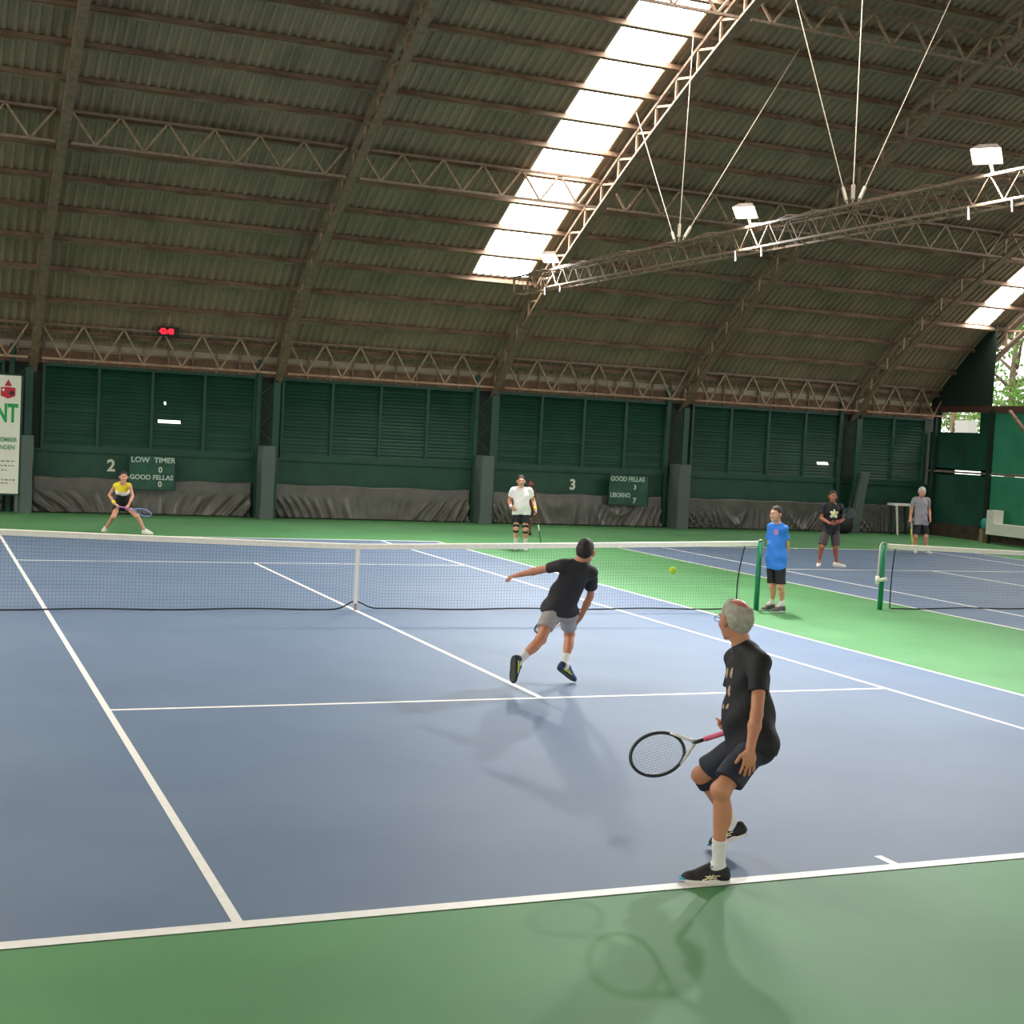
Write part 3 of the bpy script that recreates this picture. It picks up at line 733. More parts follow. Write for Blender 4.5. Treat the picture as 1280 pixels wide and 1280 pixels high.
def polygonise(S, h):
    lo, hi = S.bounds(); L = lo.min(0) - 4*h - 0.02; H = hi.max(0) + 4*h + 0.02
    B = 8; nb = np.ceil((H - L) / (h * B)).astype(int)
    g = np.stack(np.meshgrid(*[np.arange(n) for n in nb], indexing='ij'), -1).reshape(-1, 3)
    cen = L + (g + 0.5) * h * B
    dv = S(cen); act = g[np.abs(dv) < h * B * 1.25 + 0.012]
    cell_k = []; cell_v = []; quads = []
    off = np.stack(np.meshgrid(*[np.arange(B + 1)] * 3, indexing='ij'), -1).reshape(-1, 3)
    N = nb * B + 2
    key = lambda c: (c[..., 0].astype(np.int64) * N[1] + c[..., 1]) * N[2] + c[..., 2]
    corners = np.array([(i, j, k) for i in (0, 1) for j in (0, 1) for k in (0, 1)])
    edges = [(a, b) for a in range(8) for b in range(a + 1, 8) if np.abs(corners[a] - corners[b]).sum() == 1]
    order = np.lexsort((act[:, 0], act[:, 1], act[:, 2])); act = act[order]
    for c0 in range(0, len(act), 48):
        bl = act[c0:c0+48]; base = bl * B
        P = (L + (base[:, None, :] + off[None]) * h).reshape(-1, 3)
        plo, phi = P.min(0) - 0.10, P.max(0) + 0.10
        sel = ((lo < phi) & (hi > plo)).all(1)
        V = S(P, sel).reshape(len(bl), B+1, B+1, B+1)
        ins = V < 0
        cc = np.stack([V[:, i:i+B, j:j+B, k:k+B] for i, j, k in corners], -1)
        ci = cc < 0; mixed = ci.any(-1) & ~ci.all(-1)
        idx = np.argwhere(mixed)
        if len(idx) == 0: continue
        val = cc[mixed]; acc = np.zeros((len(idx), 3)); cnt = np.zeros(len(idx))
        for a, b in edges:
            va, vb = val[:, a], val[:, b]; m = (va < 0) != (vb < 0)
            t = np.where(m, va / np.where(m, va - vb, 1), 0)
            p = corners[a] + t[:, None] * (corners[b] - corners[a]); acc += p * m[:, None]; cnt += m
        gc = base[idx[:, 0]] + idx[:, 1:]
        cell_k.append(key(gc)); cell_v.append(L + (gc + acc / cnt[:, None]) * h)
        for ax in range(3):
            sl0 = [slice(None), slice(0, B), slice(0, B), slice(0, B)]; sl1 = list(sl0); sl1[ax+1] = slice(1, B+1)
            s0 = ins[tuple(sl0)]; s1 = ins[tuple(sl1)]; cr = s0 != s1
            id2 = np.argwhere(cr)
            if len(id2) == 0: continue
            gp = base[id2[:, 0]] + id2[:, 1:]; st = s0[cr]
            u, v = (ax + 1) % 3, (ax + 2) % 3; eu = np.zeros(3, int); eu[u] = 1; ev = np.zeros(3, int); ev[v] = 1
            q = np.stack([key(gp - eu - ev), key(gp - ev), key(gp), key(gp - eu)], 1)
            q[~st] = q[~st][:, ::-1]
            quads.append(q)
    K = np.concatenate(cell_k); Vv = np.concatenate(cell_v); Q = np.concatenate(quads)
    o = np.argsort(K); K = K[o]; Vv = Vv[o]
    ix = np.searchsorted(K, Q); ix = np.clip(ix, 0, len(K) - 1)
    ok = (K[ix] == Q).all(1)
    return Vv, ix[ok]

def sdf_obj(name, S, h, mats, parent, origin, extra=None, paint=None):
    V, Q = polygonise(S, h)
    mi = np.zeros(len(Q), int)
    if paint is not None: mi = paint(V[Q].mean(1)).astype(int)
    V = V - np.array(origin)
    verts = V.tolist(); faces = Q.tolist(); mi = mi.tolist()
    if extra is not None:
        o = len(verts); verts += [tuple(np.array(v) - np.array(origin)) for v in extra.v]
        faces += [tuple(o + i for i in f) for f in extra.f]; mi += extra.m
    me = D.meshes.new(name); me.from_pydata(verts, [], faces)
    for m in (mats if isinstance(mats, (list, tuple)) else [mats]): me.materials.append(m)
    me.polygons.foreach_set('material_index', mi); me.polygons.foreach_set('use_smooth', [True] * len(me.polygons)); me.update()
    ob = D.objects.new(name, me); COL.objects.link(ob); ob.parent = parent
    return ob

def skin_mat(name, col, col2):
    m = mat(name, col, 0.5, col2=col2, nscale=7); b = m.node_tree.nodes['Principled BSDF']
    b.inputs['Subsurface Weight'].default_value = 0.08; b.inputs['Subsurface Scale'].default_value = 0.02
    return m
M['eye_white'] = mat('eye_white', '#c9bfb6', 0.4); M['iris'] = mat('dark_iris', '#20140e', 0.3)
M['lip'] = mat('lip', '#a85f50', 0.5)
M['shoe_sole'] = mat('white_rubber_sole', '#dcd6cc', 0.6)

def basis(f, up=(0, 0, 1)):
    f = nrm(f); l = nrm(np.cross(up, f)); u = np.cross(f, l); return -l, f, u      # right, forward, up

def person(name_label, J, face, skin, hair, shirt, shorts, sock, shoe, s=1.0, h=0.009, build=1.0, belly=0.0, body_f=None, group=None,
           sleeve=0.62, shirt_hem=0.0, shorts_len=0.75, hand_l=None, hand_r=None, feet=None, bald=False, female=False, pitch=0.0, sock_h=0.45, extra=None, hairlen=0.0, shirt_paint=None, shirt_mats=None, fingers_sdf=False):
    J = {k: A(*v) for k, v in J.items()}
    org = ((J['anL'] + J['anR']) / 2); org = A(org[0], org[1], 0.0)
    root = empty('person', tuple(org), name_label, 'person', group)
    left = nrm(J['shL'] - J['shR']); up = nrm(J['neck'] - J['pelvis']); left = nrm(left - up * (left @ up)); fw = np.cross(left, up)
    hl = nrm(J['hpL'] - J['hpR']); hf = nrm(np.cross(hl, A(0, 0, 1)))
    Rt = np.stack([left, fw, up])                      # rows: local axes
    Rp = np.stack([hl, hf, np.cross(hl, -hf) * -1]); Rp[2] = nrm(np.cross(Rp[0], Rp[1]))
    if Rp[2][2] < 0: Rp[2] *= -1
    ch, pv, nk = J['chest'], J['pelvis'], J['neck']; b = build * s
    def torso(S, t=0.0, cut=None, loose=0.0):
        S.e(ch + up*0.01*s, Rt, A(.158*b + t, .112*b + t, .19*s + t), .05, cut)
        S.e(ch*0.45 + pv*0.55 + fw*(0.01 + belly), Rt, A((.135 + (-.01 if female else 0))*b + t + loose, (.103 + belly)*b + t + loose, .17*s + t), .06, cut)
        S.e(pv + A(0, 0, .01), Rt, A(.158*b + t + loose, .118*b + t + loose, .12*s + t), .05, cut)
        S.c(J['shL'] - left*.03*s - up*.01, J['shR'] + left*.03*s - up*.01, .056*s + t, .056*s + t, .04, cut)
        for q in ('shL', 'shR'): S.c(nk - up*.02*s, J[q]*.7 + nk*.3, .048*s + t*.7, .05*s + t, .03, cut)
        if female:
            for sg in (-1, 1): S.e(ch + left*sg*.065 + fw*.085 - up*.0, Rt, A(.06, .055, .06) + t, .03, cut)
    S = SDF(); torso(S, -0.004)
    # head
    hd = J['head']; hr, hf_, hu = basis(face)
    if pitch:
        c_, s_ = math.cos(pitch), math.sin(pitch); hf_, hu = hf_*c_ - hu*s_, hu*c_ + hf_*s_
    Rh = np.stack([hr, hf_, hu]); k = (s if s > 0.9 else 0.93) * 1.12
    def H(x, y, z): return hd + (hr*x + hf_*y + hu*z) * k
    S.e(H(0, -.012, .025), Rh, A(.074, .094, .088)*k, .02)
    S.e(H(0, .028, -.028), Rh, A(.060, .066, .078)*k, .03)
    S.e(H(0, .045, -.068), Rh, A(.043, .043, .036)*k, .02)
    S.c(H(0, .089, .012), H(0, .110, -.026), .007*k, .0125*k, .012)
    S.c(H(-.014, .098, -.032), H(.014, .098, -.032), .008*k, .008*k, .008)
    S.c(H(-.034, .086, .027), H(.034, .086, .027), .009*k, .009*k, .012)
    S.c(H(-.042, .066, -.022), H(-.03, .074, -.03), .016*k, .016*k, .02); S.c(H(.042, .066, -.022), H(.03, .074, -.03), .016*k, .016*k, .02)
    S.e(H(0, .079, -.096), Rh, A(.02, .016, .014)*k, .015)
    for sg in (-1, 1):
        Re = np.stack([nrm(hr*sg + hf_*-.5), nrm(hf_ + hr*sg*.5), hu])
        S.e(H(sg*.082, -.006, -.008), Re, A(.009, .020, .034)*k, .006)
        S.sub.append(('e', H(sg*.030, .101, .009), Rh, A(.017, .016, .011)*k))
    S.c(H(0, -.022, -.05), nk + up*.005, .054*s*(.86 if female else 1), .058*s*(.86 if female else 1), .03)
    # arms and legs
    for q in 'LR':
        sh, el, wr, ha = J['sh'+q], J['el'+q], J['wr'+q], J['ha'+q]; m = .86 if female else 1
        S.c(sh, el, .050*b*m, .039*b*m, .02); S.e(sh, np.eye(3), A(.050, .050, .050)*b*m, .02)
        fa = nrm(wr - el); S.c(el, el*.65 + wr*.35, .038*b*m, .041*b*m, .015); S.c(el*.65 + wr*.35, wr, .041*b*m, .0265*b*m, .015)
        hp, kn, an = J['hp'+q], J['kn'+q], J['an'+q]
        S.c(hp, kn, .083*b, .055*b, .03); S.c(kn, kn, .056*b, .056*b, .03)
        S.e(hp - hf*.045*s + A(0, 0, .01), np.eye(3), A(.088, .088, .095)*b, .04)
        sk = nrm(an - kn); S.c(kn, an, .050*b, .036*b, .02)
        bk = kn*.68 + an*.32 - nrm(np.cross(np.cross(sk, hf), sk))*.018
        t1 = nrm(np.cross(sk, A(1, .3, 0))); S.e(bk, np.stack([t1, np.cross(sk, t1), sk]), A(.052, .052, .12)*b, .03)
        kf = kn + nrm(np.cross(np.cross(sk, hf), sk)) * .03; S.c(kf, kf + sk*.01, .033*b, .03*b, .03)
        fd, fu = (feet[q] if feet and q in feet else (J['to'+q] - J['an'+q], (0, 0, 1)))
        fd = A(*fd); fu = A(*fu)
        if not (feet and q in feet): fd[2] = 0
        fd = nrm(fd); fu = nrm(fu - fd*(fu @ fd)); S.c(an, an + fd*.11*s - fu*.045*s, .036*s, .026*s, .02)
    # hands
    fing = MB()
    for q, hs in (('L', hand_l or {}), ('R', hand_r or {})):
        wr, ha = J['wr'+q], J['ha'+q]; d = nrm(hs.get('dir', ha - wr)); d = A(*d)
        pn = A(*hs.get('palm', tuple(nrm((ch + pv)/2 - ha)))); pn = nrm(pn - d*(pn @ d)); side = np.cross(d, pn)
        if q == 'L': side = -side                      # side = towards the thumb
        if hs.get('flip'): side = -side
        base = wr + d*.012; S.c(wr - nrm(wr - J['el'+q])*.01, base + d*.02, .026*s, .024*s, .012)
        Rw = np.stack([side, d, pn]); S.e(base + d*.048*s, Rw, A(.041, .052, .0165)*s, .015)
        curl = hs.get('curl', 0.35); r0 = .0088*s
        lens = (.072, .080, .075, .058)
        for i in range(4):
            off = (.030 - .020*i)*s; p = base + d*(.088 - .006*abs(i - 1.3))*s + side*off
            sp = (0.5 - i/3.0) * hs.get('spread', 0.12); dd = nrm(d + side*sp); a = curl*(0.8 + .12*i); pts = [p - d*.02*s]; pts.append(p.copy())
            for sgm, f in enumerate((.45, .32, .25)):
                dd = nrm(dd*math.cos(a) + pn*math.sin(a)) if True else dd
                # rotate about the knuckle axis
                nn = nrm(pn - dd*(pn @ dd)); p = p + dd*lens[i]*f*s; pts.append(p.copy())
                a = curl*(1.0 + .1*sgm)
                dd2 = nrm(dd*math.cos(a) + nn*math.sin(a)); dd = dd2 if sgm < 2 else dd; a = 0
            if fingers_sdf:
                for u, v in zip(pts[:-1], pts[1:]): S.c(u, v, r0, r0*.93, .004)
            else: fing.tube([Vector(x) for x in pts] + [Vector(pts[-1] + (pts[-1]-pts[-2])*.12)], [r0*1.05, r0*1.05, r0, r0*.95, r0*.85, r0*.4], 8)
        tb = base + d*.018*s + side*.026*s; td = nrm(d*.62 + side*.75 + pn*(.25 + hs.get('thumb', 0)))
        p1 = tb + td*.034*s; td2 = nrm(td*.6 + d*.6 + pn*(.2 + hs.get('thumb', 0))); p2 = p1 + td2*.030*s; p3 = p2 + nrm(td2 + pn*curl*.5)*.022*s
        if fingers_sdf:
            S.c(tb, p1, .0135*s, .0105*s, .008); S.c(p1, p2, .0105*s, .0098*s, .003); S.c(p2, p3, .0098*s, .0088*s, .003)
        else: fing.tube([Vector(x) for x in (tb, p1, p2, p3)], [.0135*s, .011*s, .010*s, .007*s], 8)
    # eyes, brows and mouth belong to the same mesh
    for sg in (-1, 1):
        c = H(sg*.030, .084, .009); fing.ball(Vector(H(sg*.030, .0815, .009)), .0110*k, 10, mi=1)
        fing.ball(Vector(H(sg*.030, .0885, .009)), .0062*k, 8, mi=2)
        fing.tube([Vector(H(sg*x, y, z)) for x, y, z in ((.014, .0985, .030), (.030, .0965, .035), (.046, .086, .030))], [.003*k, .0035*k, .002*k], 6, mi=3)
    fing.tube([Vector(H(x, y, -.060)) for x, y in ((-.021, .085), (-.009, .0925), (0, .0915), (.009, .0925), (.021, .085))], [.002*k, .0042*k, .0045*k, .0042*k, .002*k], 6, mi=4)
    mats = [skin, M['eye_white'], M['iris'], hair if hair else M['iris'], M['lip']]
    paint = None
    if bald:
        mats.append(M['red_scalp']); cbald = H(.020, -.070, .112)
        paint = lambda C: np.where(np.sqrt(((C - cbald)**2).sum(1)) < .088, 5, 0)
    body = sdf_obj('body', S, h, mats, root, org, fing, paint)
    # hair
    if hair:
        S2 = SDF(); t = .012
        S2.e(H(0, -.020, .034), Rh, A(.0785, .0955, .0945)*k, .02); S2.e(H(0, -.045, .0), Rh, A(.0765, .068, .080)*k, .02)
        n = nrm(-hu*0.72 + hf_*0.70); S2.cut.append((H(0, .004, -.010) if not bald else H(0, -.006, -.016), n))
        if bald: S2.sub.append(('s', H(0.020, -.068, .145), .096))
        if hairlen:
            S2.e(H(0, -.085, -.02), Rh, A(.055, .04, .085)*k, .03); S2.cut = [(H(0, -.0, -.004), nrm(-hu*0.25 + hf_*0.9))] if hairlen > 1 else S2.cut
        S2.wr = 0.0022; S2.wf = 110
        for sg in (-1, 1): S2.sub.append(('e', H(sg*.084, .002, -.010), Rh, A(.018, .026, .036)*k))
        sdf_obj('hair', S2, min(h, .007), hair, root, org)
    # shirt
    if shirt is not None:
        S3 = SDF(); hem = (pv - up*(.085 + shirt_hem)*s, -nrm(up*.6 + A(0, 0, .4)))
        torso(S3, .012, hem, loose=.012)
        S3.e(pv - up*.05 - hf*.012, Rt, A(.162*b + .016, .134*b + .016 + belly*.5, .60*s), .05, hem)
        for q in 'LR': S3.e(J['hp'+q] - hf*.045*s + A(0, 0, .01), np.eye(3), A(.103, .103, .115)*b, .05, hem)
        if shirt_hem >= 0:
            for q in 'LR': S3.c(J['hp'+q], J['hp'+q]*.7 + J['kn'+q]*.3, .100*b, .100*b, .05, hem); S3.cut.append((J['neck'] + up*.09*s, up))
        for q in 'LR':
            sh, el = J['sh'+q], J['el'+q]; e = sh + (el - sh)*sleeve
            if sleeve > 0.15: S3.c(sh, sh + (el - sh)*(sleeve + .1), .066*b, .068*b, .03, (e, nrm(el - sh)))
        S3.wr = .0085; S3.wf = 16; S3.ph = len(name_label)
        # neckline
        S3.sub.append(('s', nk + up*.055*s + fw*.02, .078*s))
        sdf_obj('shirt', S3, h, shirt_mats or shirt, root, org, None, (lambda C: shirt_paint(C, dict(ch=ch, pv=pv, left=left, fw=fw, up=up))) if shirt_paint else None)
    # shorts
    if shorts is not None:
        S4 = SDF(); cw = (pv + up*.08*s, up)
        S4.e(pv + A(0, 0, -.01), Rt, A(.168*b + .006, .130*b + .006, .13*s), .05, cw)
        for q in 'LR':
            hp, kn = J['hp'+q], J['kn'+q]; th = nrm(kn - hp); e = hp + (kn - hp)*shorts_len
            cn = nrm(th*.8 + A(0, 0, -.2))
            S4.c(hp, hp + (kn - hp)*(shorts_len + .12), .098*b, .094*b, .03, (e, cn))
            S4.e(hp - hf*.05*s + A(0, 0, .01), np.eye(3), A(.098, .098, .105)*b, .04, cw)
        S4.wr = .004; S4.wf = 14; S4.ph = 2.0 + len(name_label)
        sdf_obj('shorts', S4, h, shorts, root, org)
    # socks and shoes
    for q in 'LR':
        kn, an = J['kn'+q], J['an'+q]
        if sock is not None:
            S5 = SDF(); tp = an + (kn - an)*sock_h; sk = nrm(an - kn)
            S5.c(tp - sk*.03, an, (.036 + .016*sock_h)*b*1.12 + .003, .037*b + .004, .02, (tp, -sk))
            S5.c(an, an + sk*.03, .040*b, .038*b, .02)
            fd0, fu0 = (feet[q] if feet and q in feet else (J['to'+q] - J['an'+q], (0, 0, 1))); fd0 = A(*fd0); fu0 = A(*fu0)
            if not (feet and q in feet): fd0[2] = 0
            fd0 = nrm(fd0); fu0 = nrm(fu0 - fd0*(fu0 @ fd0)); S5.c(an, an + fd0*.10*s - fu0*.045*s, .036*s, .030*s, .02); S5.wr = .001; S5.wf = 60
            sdf_obj('sock', S5, min(h, .008), sock, root, org)
        fd, fu = (feet[q] if feet and q in feet else (J['to'+q] - J['an'+q], (0, 0, 1)))
        fd = A(*fd); fu = A(*fu); grounded = not (feet and q in feet and len(feet[q]) < 3 and abs(fu[2]) < .98)
        fixed = feet and q in feet
        if not fixed: fd[2] = 0
        fd = nrm(fd); fu = nrm(fu - fd*(fu @ fd)); fl_ = np.cross(fu, fd)
        ank = .085*s
        o = an - fu*ank
        if not fixed or abs(fu[2]) > .985: o = A(o[0], o[1], 0.002)
        Rf = np.stack([fl_, fd, fu]); F = lambda x, y, z: o + (fl_*x + fd*y + fu*z)*s
        S6 = SDF(); sc = (F(0, 0, .024), -fu)
        S6.e(F(0, -.035, .05), Rf, A(.036, .042, .05)*s, .02, None); S6.c(F(0, -.01, .062), F(0, .10, .045), .042*s, .042*s, .03); S6.c(F(0, .040, .098), F(0, .085, .068), .030*s, .034*s, .02)
        S6.e(F(-.0, .145, .022), Rf, A(.047, .078, .050)*s, .03); S6.e(F(0, -.01, .090), Rf, A(.042, .056, .026)*s, .012)
        S6.sub.append(('e', F(0, -.014, .128), Rf, A(.034, .038, .026)*s)); S6.cut.append(sc)
        so = sdf_obj('shoe', S6, min(h, .006), shoe[0], root, org)
        sl = MB(); outl = []
        for i in range(28):
            a = 2*math.pi*i/28; y = math.cos(a); x = math.sin(a)
            wdt = .040 + .010*max(0, y) - .006*math.exp(-((y+.1)/.35)**2)
            outl.append((x*wdt, .072 + y*.148))
        vs = [Vector(F(x*1.0, y, 0.004 if abs(y-.07) < .12 else .010)) for x, y in outl] + [Vector(F(x*1.06, y, .018)) for x, y in outl] + [Vector(F(x*.99, y, .040 if y < .0 else .034)) for x, y in outl]
        n = 28; fs = [tuple(range(n))[::-1], tuple(range(2*n, 3*n))]
        for r_ in (0, 1):
            for i in range(n): fs.append((r_*n+i, r_*n+(i+1)%n, (r_+1)*n+(i+1)%n, (r_+1)*n+i))
        # turn the ring so that faces look outwards
        sl.add([Vector(v) - Vector(org) for v in vs], [f[::-1] for f in fs[2:]] + [fs[0][::-1], fs[1][::-1]])
        so2 = sl.build('sole', shoe[1], None); so2.parent = so
        if len(shoe) > 2:
            for j, (pts, rr, mm) in enumerate(shoe[2]):
                for sg in (-1, 1):
                    tb_ = MB().tube([Vector(F(sg*x, y, z)) - Vector(org) for x, y, z in pts], rr, 6); oo = tb_.build('side_stripe', mm, None, smooth=True); oo.parent = so
            lc = MB()
            for i in range(5):
                y = .03 + .018*i; z = .093 - .0085*i; lc.tube([Vector(F(x, y + .004*abs(x)*50*.2, z - abs(x)*.35)) - Vector(org) for x in (-.026, 0, .026)], .0028, 5)
            lc.tube([Vector(F(x, y, z)) - Vector(org) for x, y, z in ((0, .03, .097), (.02, .035, .115), (.045, .05, .105), (.03, .06, .09), (0, .035, .097), (-.02, .045, .113), (-.045, .06, .10), (-.02, .065, .088))], .0028, 5)
            oo = lc.build('laces', M['black'], None, smooth=True); oo.parent = so
    if extra: extra(root, org, J, dict(left=left, fw=fw, up=up, H=H, hr=hr, hf=hf_, hu=hu, s=s))
    return root

def band(name, a, b, r, m, root, org, t=0.006):
    """a flat elastic band round a limb"""
    S = SDF(); a = A(*a); b = A(*b); d = nrm(b - a); S.c(a - d*.03, b + d*.03, r + t, r + t, .01); S.cut += [(a, -d), (b, d)]
    return sdf_obj(name, S, .005, m, root, org)

# ------------------------------------------------------------------ rackets
def racket(label, butt, axis, normal, cols, L=0.685, hw=0.126, hl=0.17, group='tennis rackets', grip_m=None):
    butt = A(*butt); y = nrm(A(*axis)); z = A(*normal); z = nrm(z - y*(z @ y)); x = np.cross(y, z)
    root = empty('tennis_racket', tuple(butt), label, 'racket', group)
    T = lambda a, b_, c: Vector(x*a + y*b_ + z*c)
    cy = L - hl
    def bld(mb, nm, m, smooth=True): o = mb.build(nm, m, None, smooth=smooth); o.parent = root; return o
    fr = MB(); fr.tube([T(hw*math.cos(t), cy + hl*math.sin(t), 0) for t in [2*math.pi*i/48 for i in range(48)]], .0105, 8, closed=True); f = bld(fr, 'frame', cols['frame'])
    th = MB()
    for sg in (-1, 1): th.tube([T(sg*.006, .275, 0), T(sg*.024, .30, 0), T(sg*.052, .335, 0), T(sg*.078, .375, 0), T(sg*.094, cy - hl*.68, 0)], [.012, .0105, .0105, .0105, .0105], 8)
    bld(th, 'throat', cols.get('throat', cols['frame']))
    gp = MB(); gp.tube([T(0, 0, 0), T(0, .012, 0), T(0, .02, 0), T(0, .20, 0)], [.019, .019, .016, .0155], 8); gp.tube([T(0, .2, 0), T(0, .215, 0)], [.0155, .013], 8)
    sf = MB(); sf.tube([T(0, .21, 0), T(0, .285, 0)], [.0125, .0125], 8); bld(sf, 'shaft', cols['frame'])
    bld(gp, 'grip', cols['grip'])
    st = MB(); n = 16
    for i in range(1, n):
        u = -1 + 2*i/n; hh = hl*math.sqrt(1 - u*u)
        st.tube([T(u*hw, cy - hh, 0), T(u*hw, cy + hh, 0)], .0007, 4, cap=False)
    n = 19
    for i in range(1, n):
        v = -1 + 2*i/n; w = hw*math.sqrt(1 - v*v)
        st.tube([T(-w, cy + v*hl, .0006), T(w, cy + v*hl, .0006)], .0007, 4, cap=False)
    bld(st, 'string_bed', cols['string'])
    return root

# ------------------------------------------------------------------ the eight people (joint positions in metres)
J_old = {'head': (-1.139, -11.604, 1.506), 'neck': (-1.105, -11.637, 1.362), 'chest': (-1.076, -11.682, 1.182), 'pelvis': (-1.080, -11.757, 0.791), 'shL': (-1.091, -11.833, 1.280), 'elL': (-1.188, -11.970, 1.014), 'wrL': (-1.255, -12.029, 0.836), 'haL': (-1.267, -12.041, 0.734), 'shR': (-1.046, -11.474, 1.238), 'elR': (-1.015, -11.427, 0.963), 'wrR': (-1.055, -11.545, 0.87), 'haR': (-1.115, -11.545, 0.82), 'hpL': (-1.117, -11.851, 0.785), 'knL': (-1.375, -11.945, 0.583), 'anL': (-1.304, -11.844, 0.106), 'toL': (-1.492, -11.845, 0.040), 'hpR': (-1.034, -11.669, 0.770), 'knR': (-1.185, -11.402, 0.528), 'anR': (-0.906, -11.368, 0.178), 'toR': (-1.001, -11.378, 0.037)}
J_run = {'head': (0.557, -6.053, 1.404), 'neck': (0.494, -6.065, 1.308), 'chest': (0.465, -5.997, 1.139), 'pelvis': (0.425, -5.761, 0.791), 'shL': (0.289, -6.056, 1.265), 'elL': (0.132, -5.886, 1.197), 'wrL': (-0.017, -5.771, 1.142), 'haL': (-0.076, -5.747, 1.123), 'shR': (0.644, -6.048, 1.187), 'elR': (0.745, -5.834, 0.933), 'wrR': (0.703, -5.721, 0.703), 'haR': (0.683, -5.694, 0.641), 'hpL': (0.345, -5.783, 0.762), 'knL': (0.153, -5.967, 0.512), 'anL': (-0.128, -6.078, 0.309), 'toL': (-0.180, -6.068, 0.093), 'hpR': (0.531, -5.755, 0.733), 'knR': (0.700, -5.482, 0.484), 'anR': (0.564, -5.692, 0.192), 'toR': (0.663, -5.777, 0.013)}
J_wom = {'head': (-1.580, 12.291, 1.223), 'neck': (-1.583, 12.392, 1.080), 'chest': (-1.569, 12.509, 0.945), 'pelvis': (-1.508, 12.820, 0.580), 'shL': (-1.430, 12.380, 1.043), 'elL': (-1.375, 12.289, 0.826), 'wrL': (-1.477, 12.105, 0.645), 'haL': (-1.522, 12.065, 0.578), 'shR': (-1.723, 12.503, 1.027), 'elR': (-1.843, 12.487, 0.817), 'wrR': (-1.753, 12.221, 0.647), 'haR': (-1.672, 12.129, 0.595), 'hpL': (-1.419, 12.782, 0.568), 'knL': (-1.271, 12.329, 0.394), 'anL': (-1.089, 12.342, 0.085), 'toL': (-0.966, 12.125, 0.039), 'hpR': (-1.604, 12.860, 0.557), 'knR': (-1.746, 12.473, 0.354), 'anR': (-1.866, 12.778, 0.050), 'toR': (-1.937, 12.587, -0.008)}
J_whi = {'head': (6.683, 9.957, 1.528), 'neck': (6.726, 10.038, 1.374), 'chest': (6.713, 9.979, 1.190), 'pelvis': (6.746, 10.001, 0.886), 'shL': (6.902, 9.962, 1.330), 'elL': (7.010, 9.956, 1.093), 'wrL': (6.995, 9.790, 0.925), 'haL': (7.002, 9.726, 0.823), 'shR': (6.557, 10.106, 1.311), 'elR': (6.509, 10.168, 1.083), 'wrR': (6.476, 9.956, 0.953), 'haR': (6.504, 9.832, 0.882), 'hpL': (6.829, 9.965, 0.855), 'knL': (6.779, 9.800, 0.474), 'anL': (6.831, 9.867, 0.131), 'toL': (6.767, 9.670, 0.027), 'hpR': (6.661, 10.035, 0.846), 'knR': (6.586, 9.882, 0.481), 'anR': (6.626, 9.954, 0.138), 'toR': (6.539, 9.767, 0.033)}
J_kid = {'head': (8.780, 14.223, 1.317), 'neck': (8.771, 14.273, 1.180), 'chest': (8.745, 14.221, 1.039), 'pelvis': (8.744, 14.204, 0.733), 'shL': (8.856, 14.181, 1.147), 'elL': (8.918, 14.198, 0.964), 'wrL': (8.833, 14.062, 0.826), 'haL': (8.777, 14.028, 0.766), 'shR': (8.630, 14.275, 1.135), 'elR': (8.617, 14.324, 0.947), 'wrR': (8.580, 14.167, 0.792), 'haR': (8.590, 14.106, 0.735), 'hpL': (8.792, 14.181, 0.694), 'knL': (8.779, 14.115, 0.412), 'anL': (8.803, 14.143, 0.123), 'toL': (8.758, 13.995, 0.057), 'hpR': (8.679, 14.228, 0.688), 'knR': (8.667, 14.163, 0.406), 'anR': (8.684, 14.193, 0.123), 'toR': (8.617, 14.054, 0.055)}
J_blu = {'head': (6.687, -0.157, 1.519), 'neck': (6.743, -0.136, 1.356), 'chest': (6.747, -0.146, 1.206), 'pelvis': (6.710, -0.185, 0.845), 'shL': (6.763, -0.310, 1.307), 'elL': (6.860, -0.257, 1.067), 'wrL': (6.934, -0.140, 0.819), 'haL': (6.971, -0.106, 0.727), 'shR': (6.702, -0.013, 1.295), 'elR': (6.747, 0.061, 1.037), 'wrR': (6.932, 0.024, 0.815), 'haR': (6.991, -0.004, 0.768), 'hpL': (6.735, -0.272, 0.829), 'knL': (6.729, -0.348, 0.413), 'anL': (6.798, -0.307, 0.133), 'toL': (6.612, -0.321, 0.041), 'hpR': (6.704, -0.096, 0.824), 'knR': (6.692, -0.170, 0.404), 'anR': (6.761, -0.107, 0.132), 'toR': (6.586, -0.113, 0.051)}
J_blk = {'head': (12.880, 7.012, 1.552), 'neck': (12.944, 7.085, 1.391), 'chest': (12.911, 7.033, 1.199), 'pelvis': (12.947, 7.107, 0.859), 'shL': (13.108, 7.012, 1.338), 'elL': (13.209, 7.009, 1.085), 'wrL': (12.987, 6.827, 1.014), 'haL': (12.887, 6.761, 1.025), 'shR': (12.737, 7.114, 1.322), 'elR': (12.695, 7.116, 1.064), 'wrR': (12.719, 6.829, 0.972), 'haR': (12.770, 6.753, 0.971), 'hpL': (13.029, 7.071, 0.837), 'knL': (12.996, 6.952, 0.430), 'anL': (13.080, 7.007, 0.125), 'toL': (13.128, 6.872, 0.025), 'hpR': (12.806, 7.056, 0.833), 'knR': (12.660, 6.986, 0.448), 'anR': (12.670, 7.072, 0.131), 'toR': (12.524, 6.910, 0.014)}
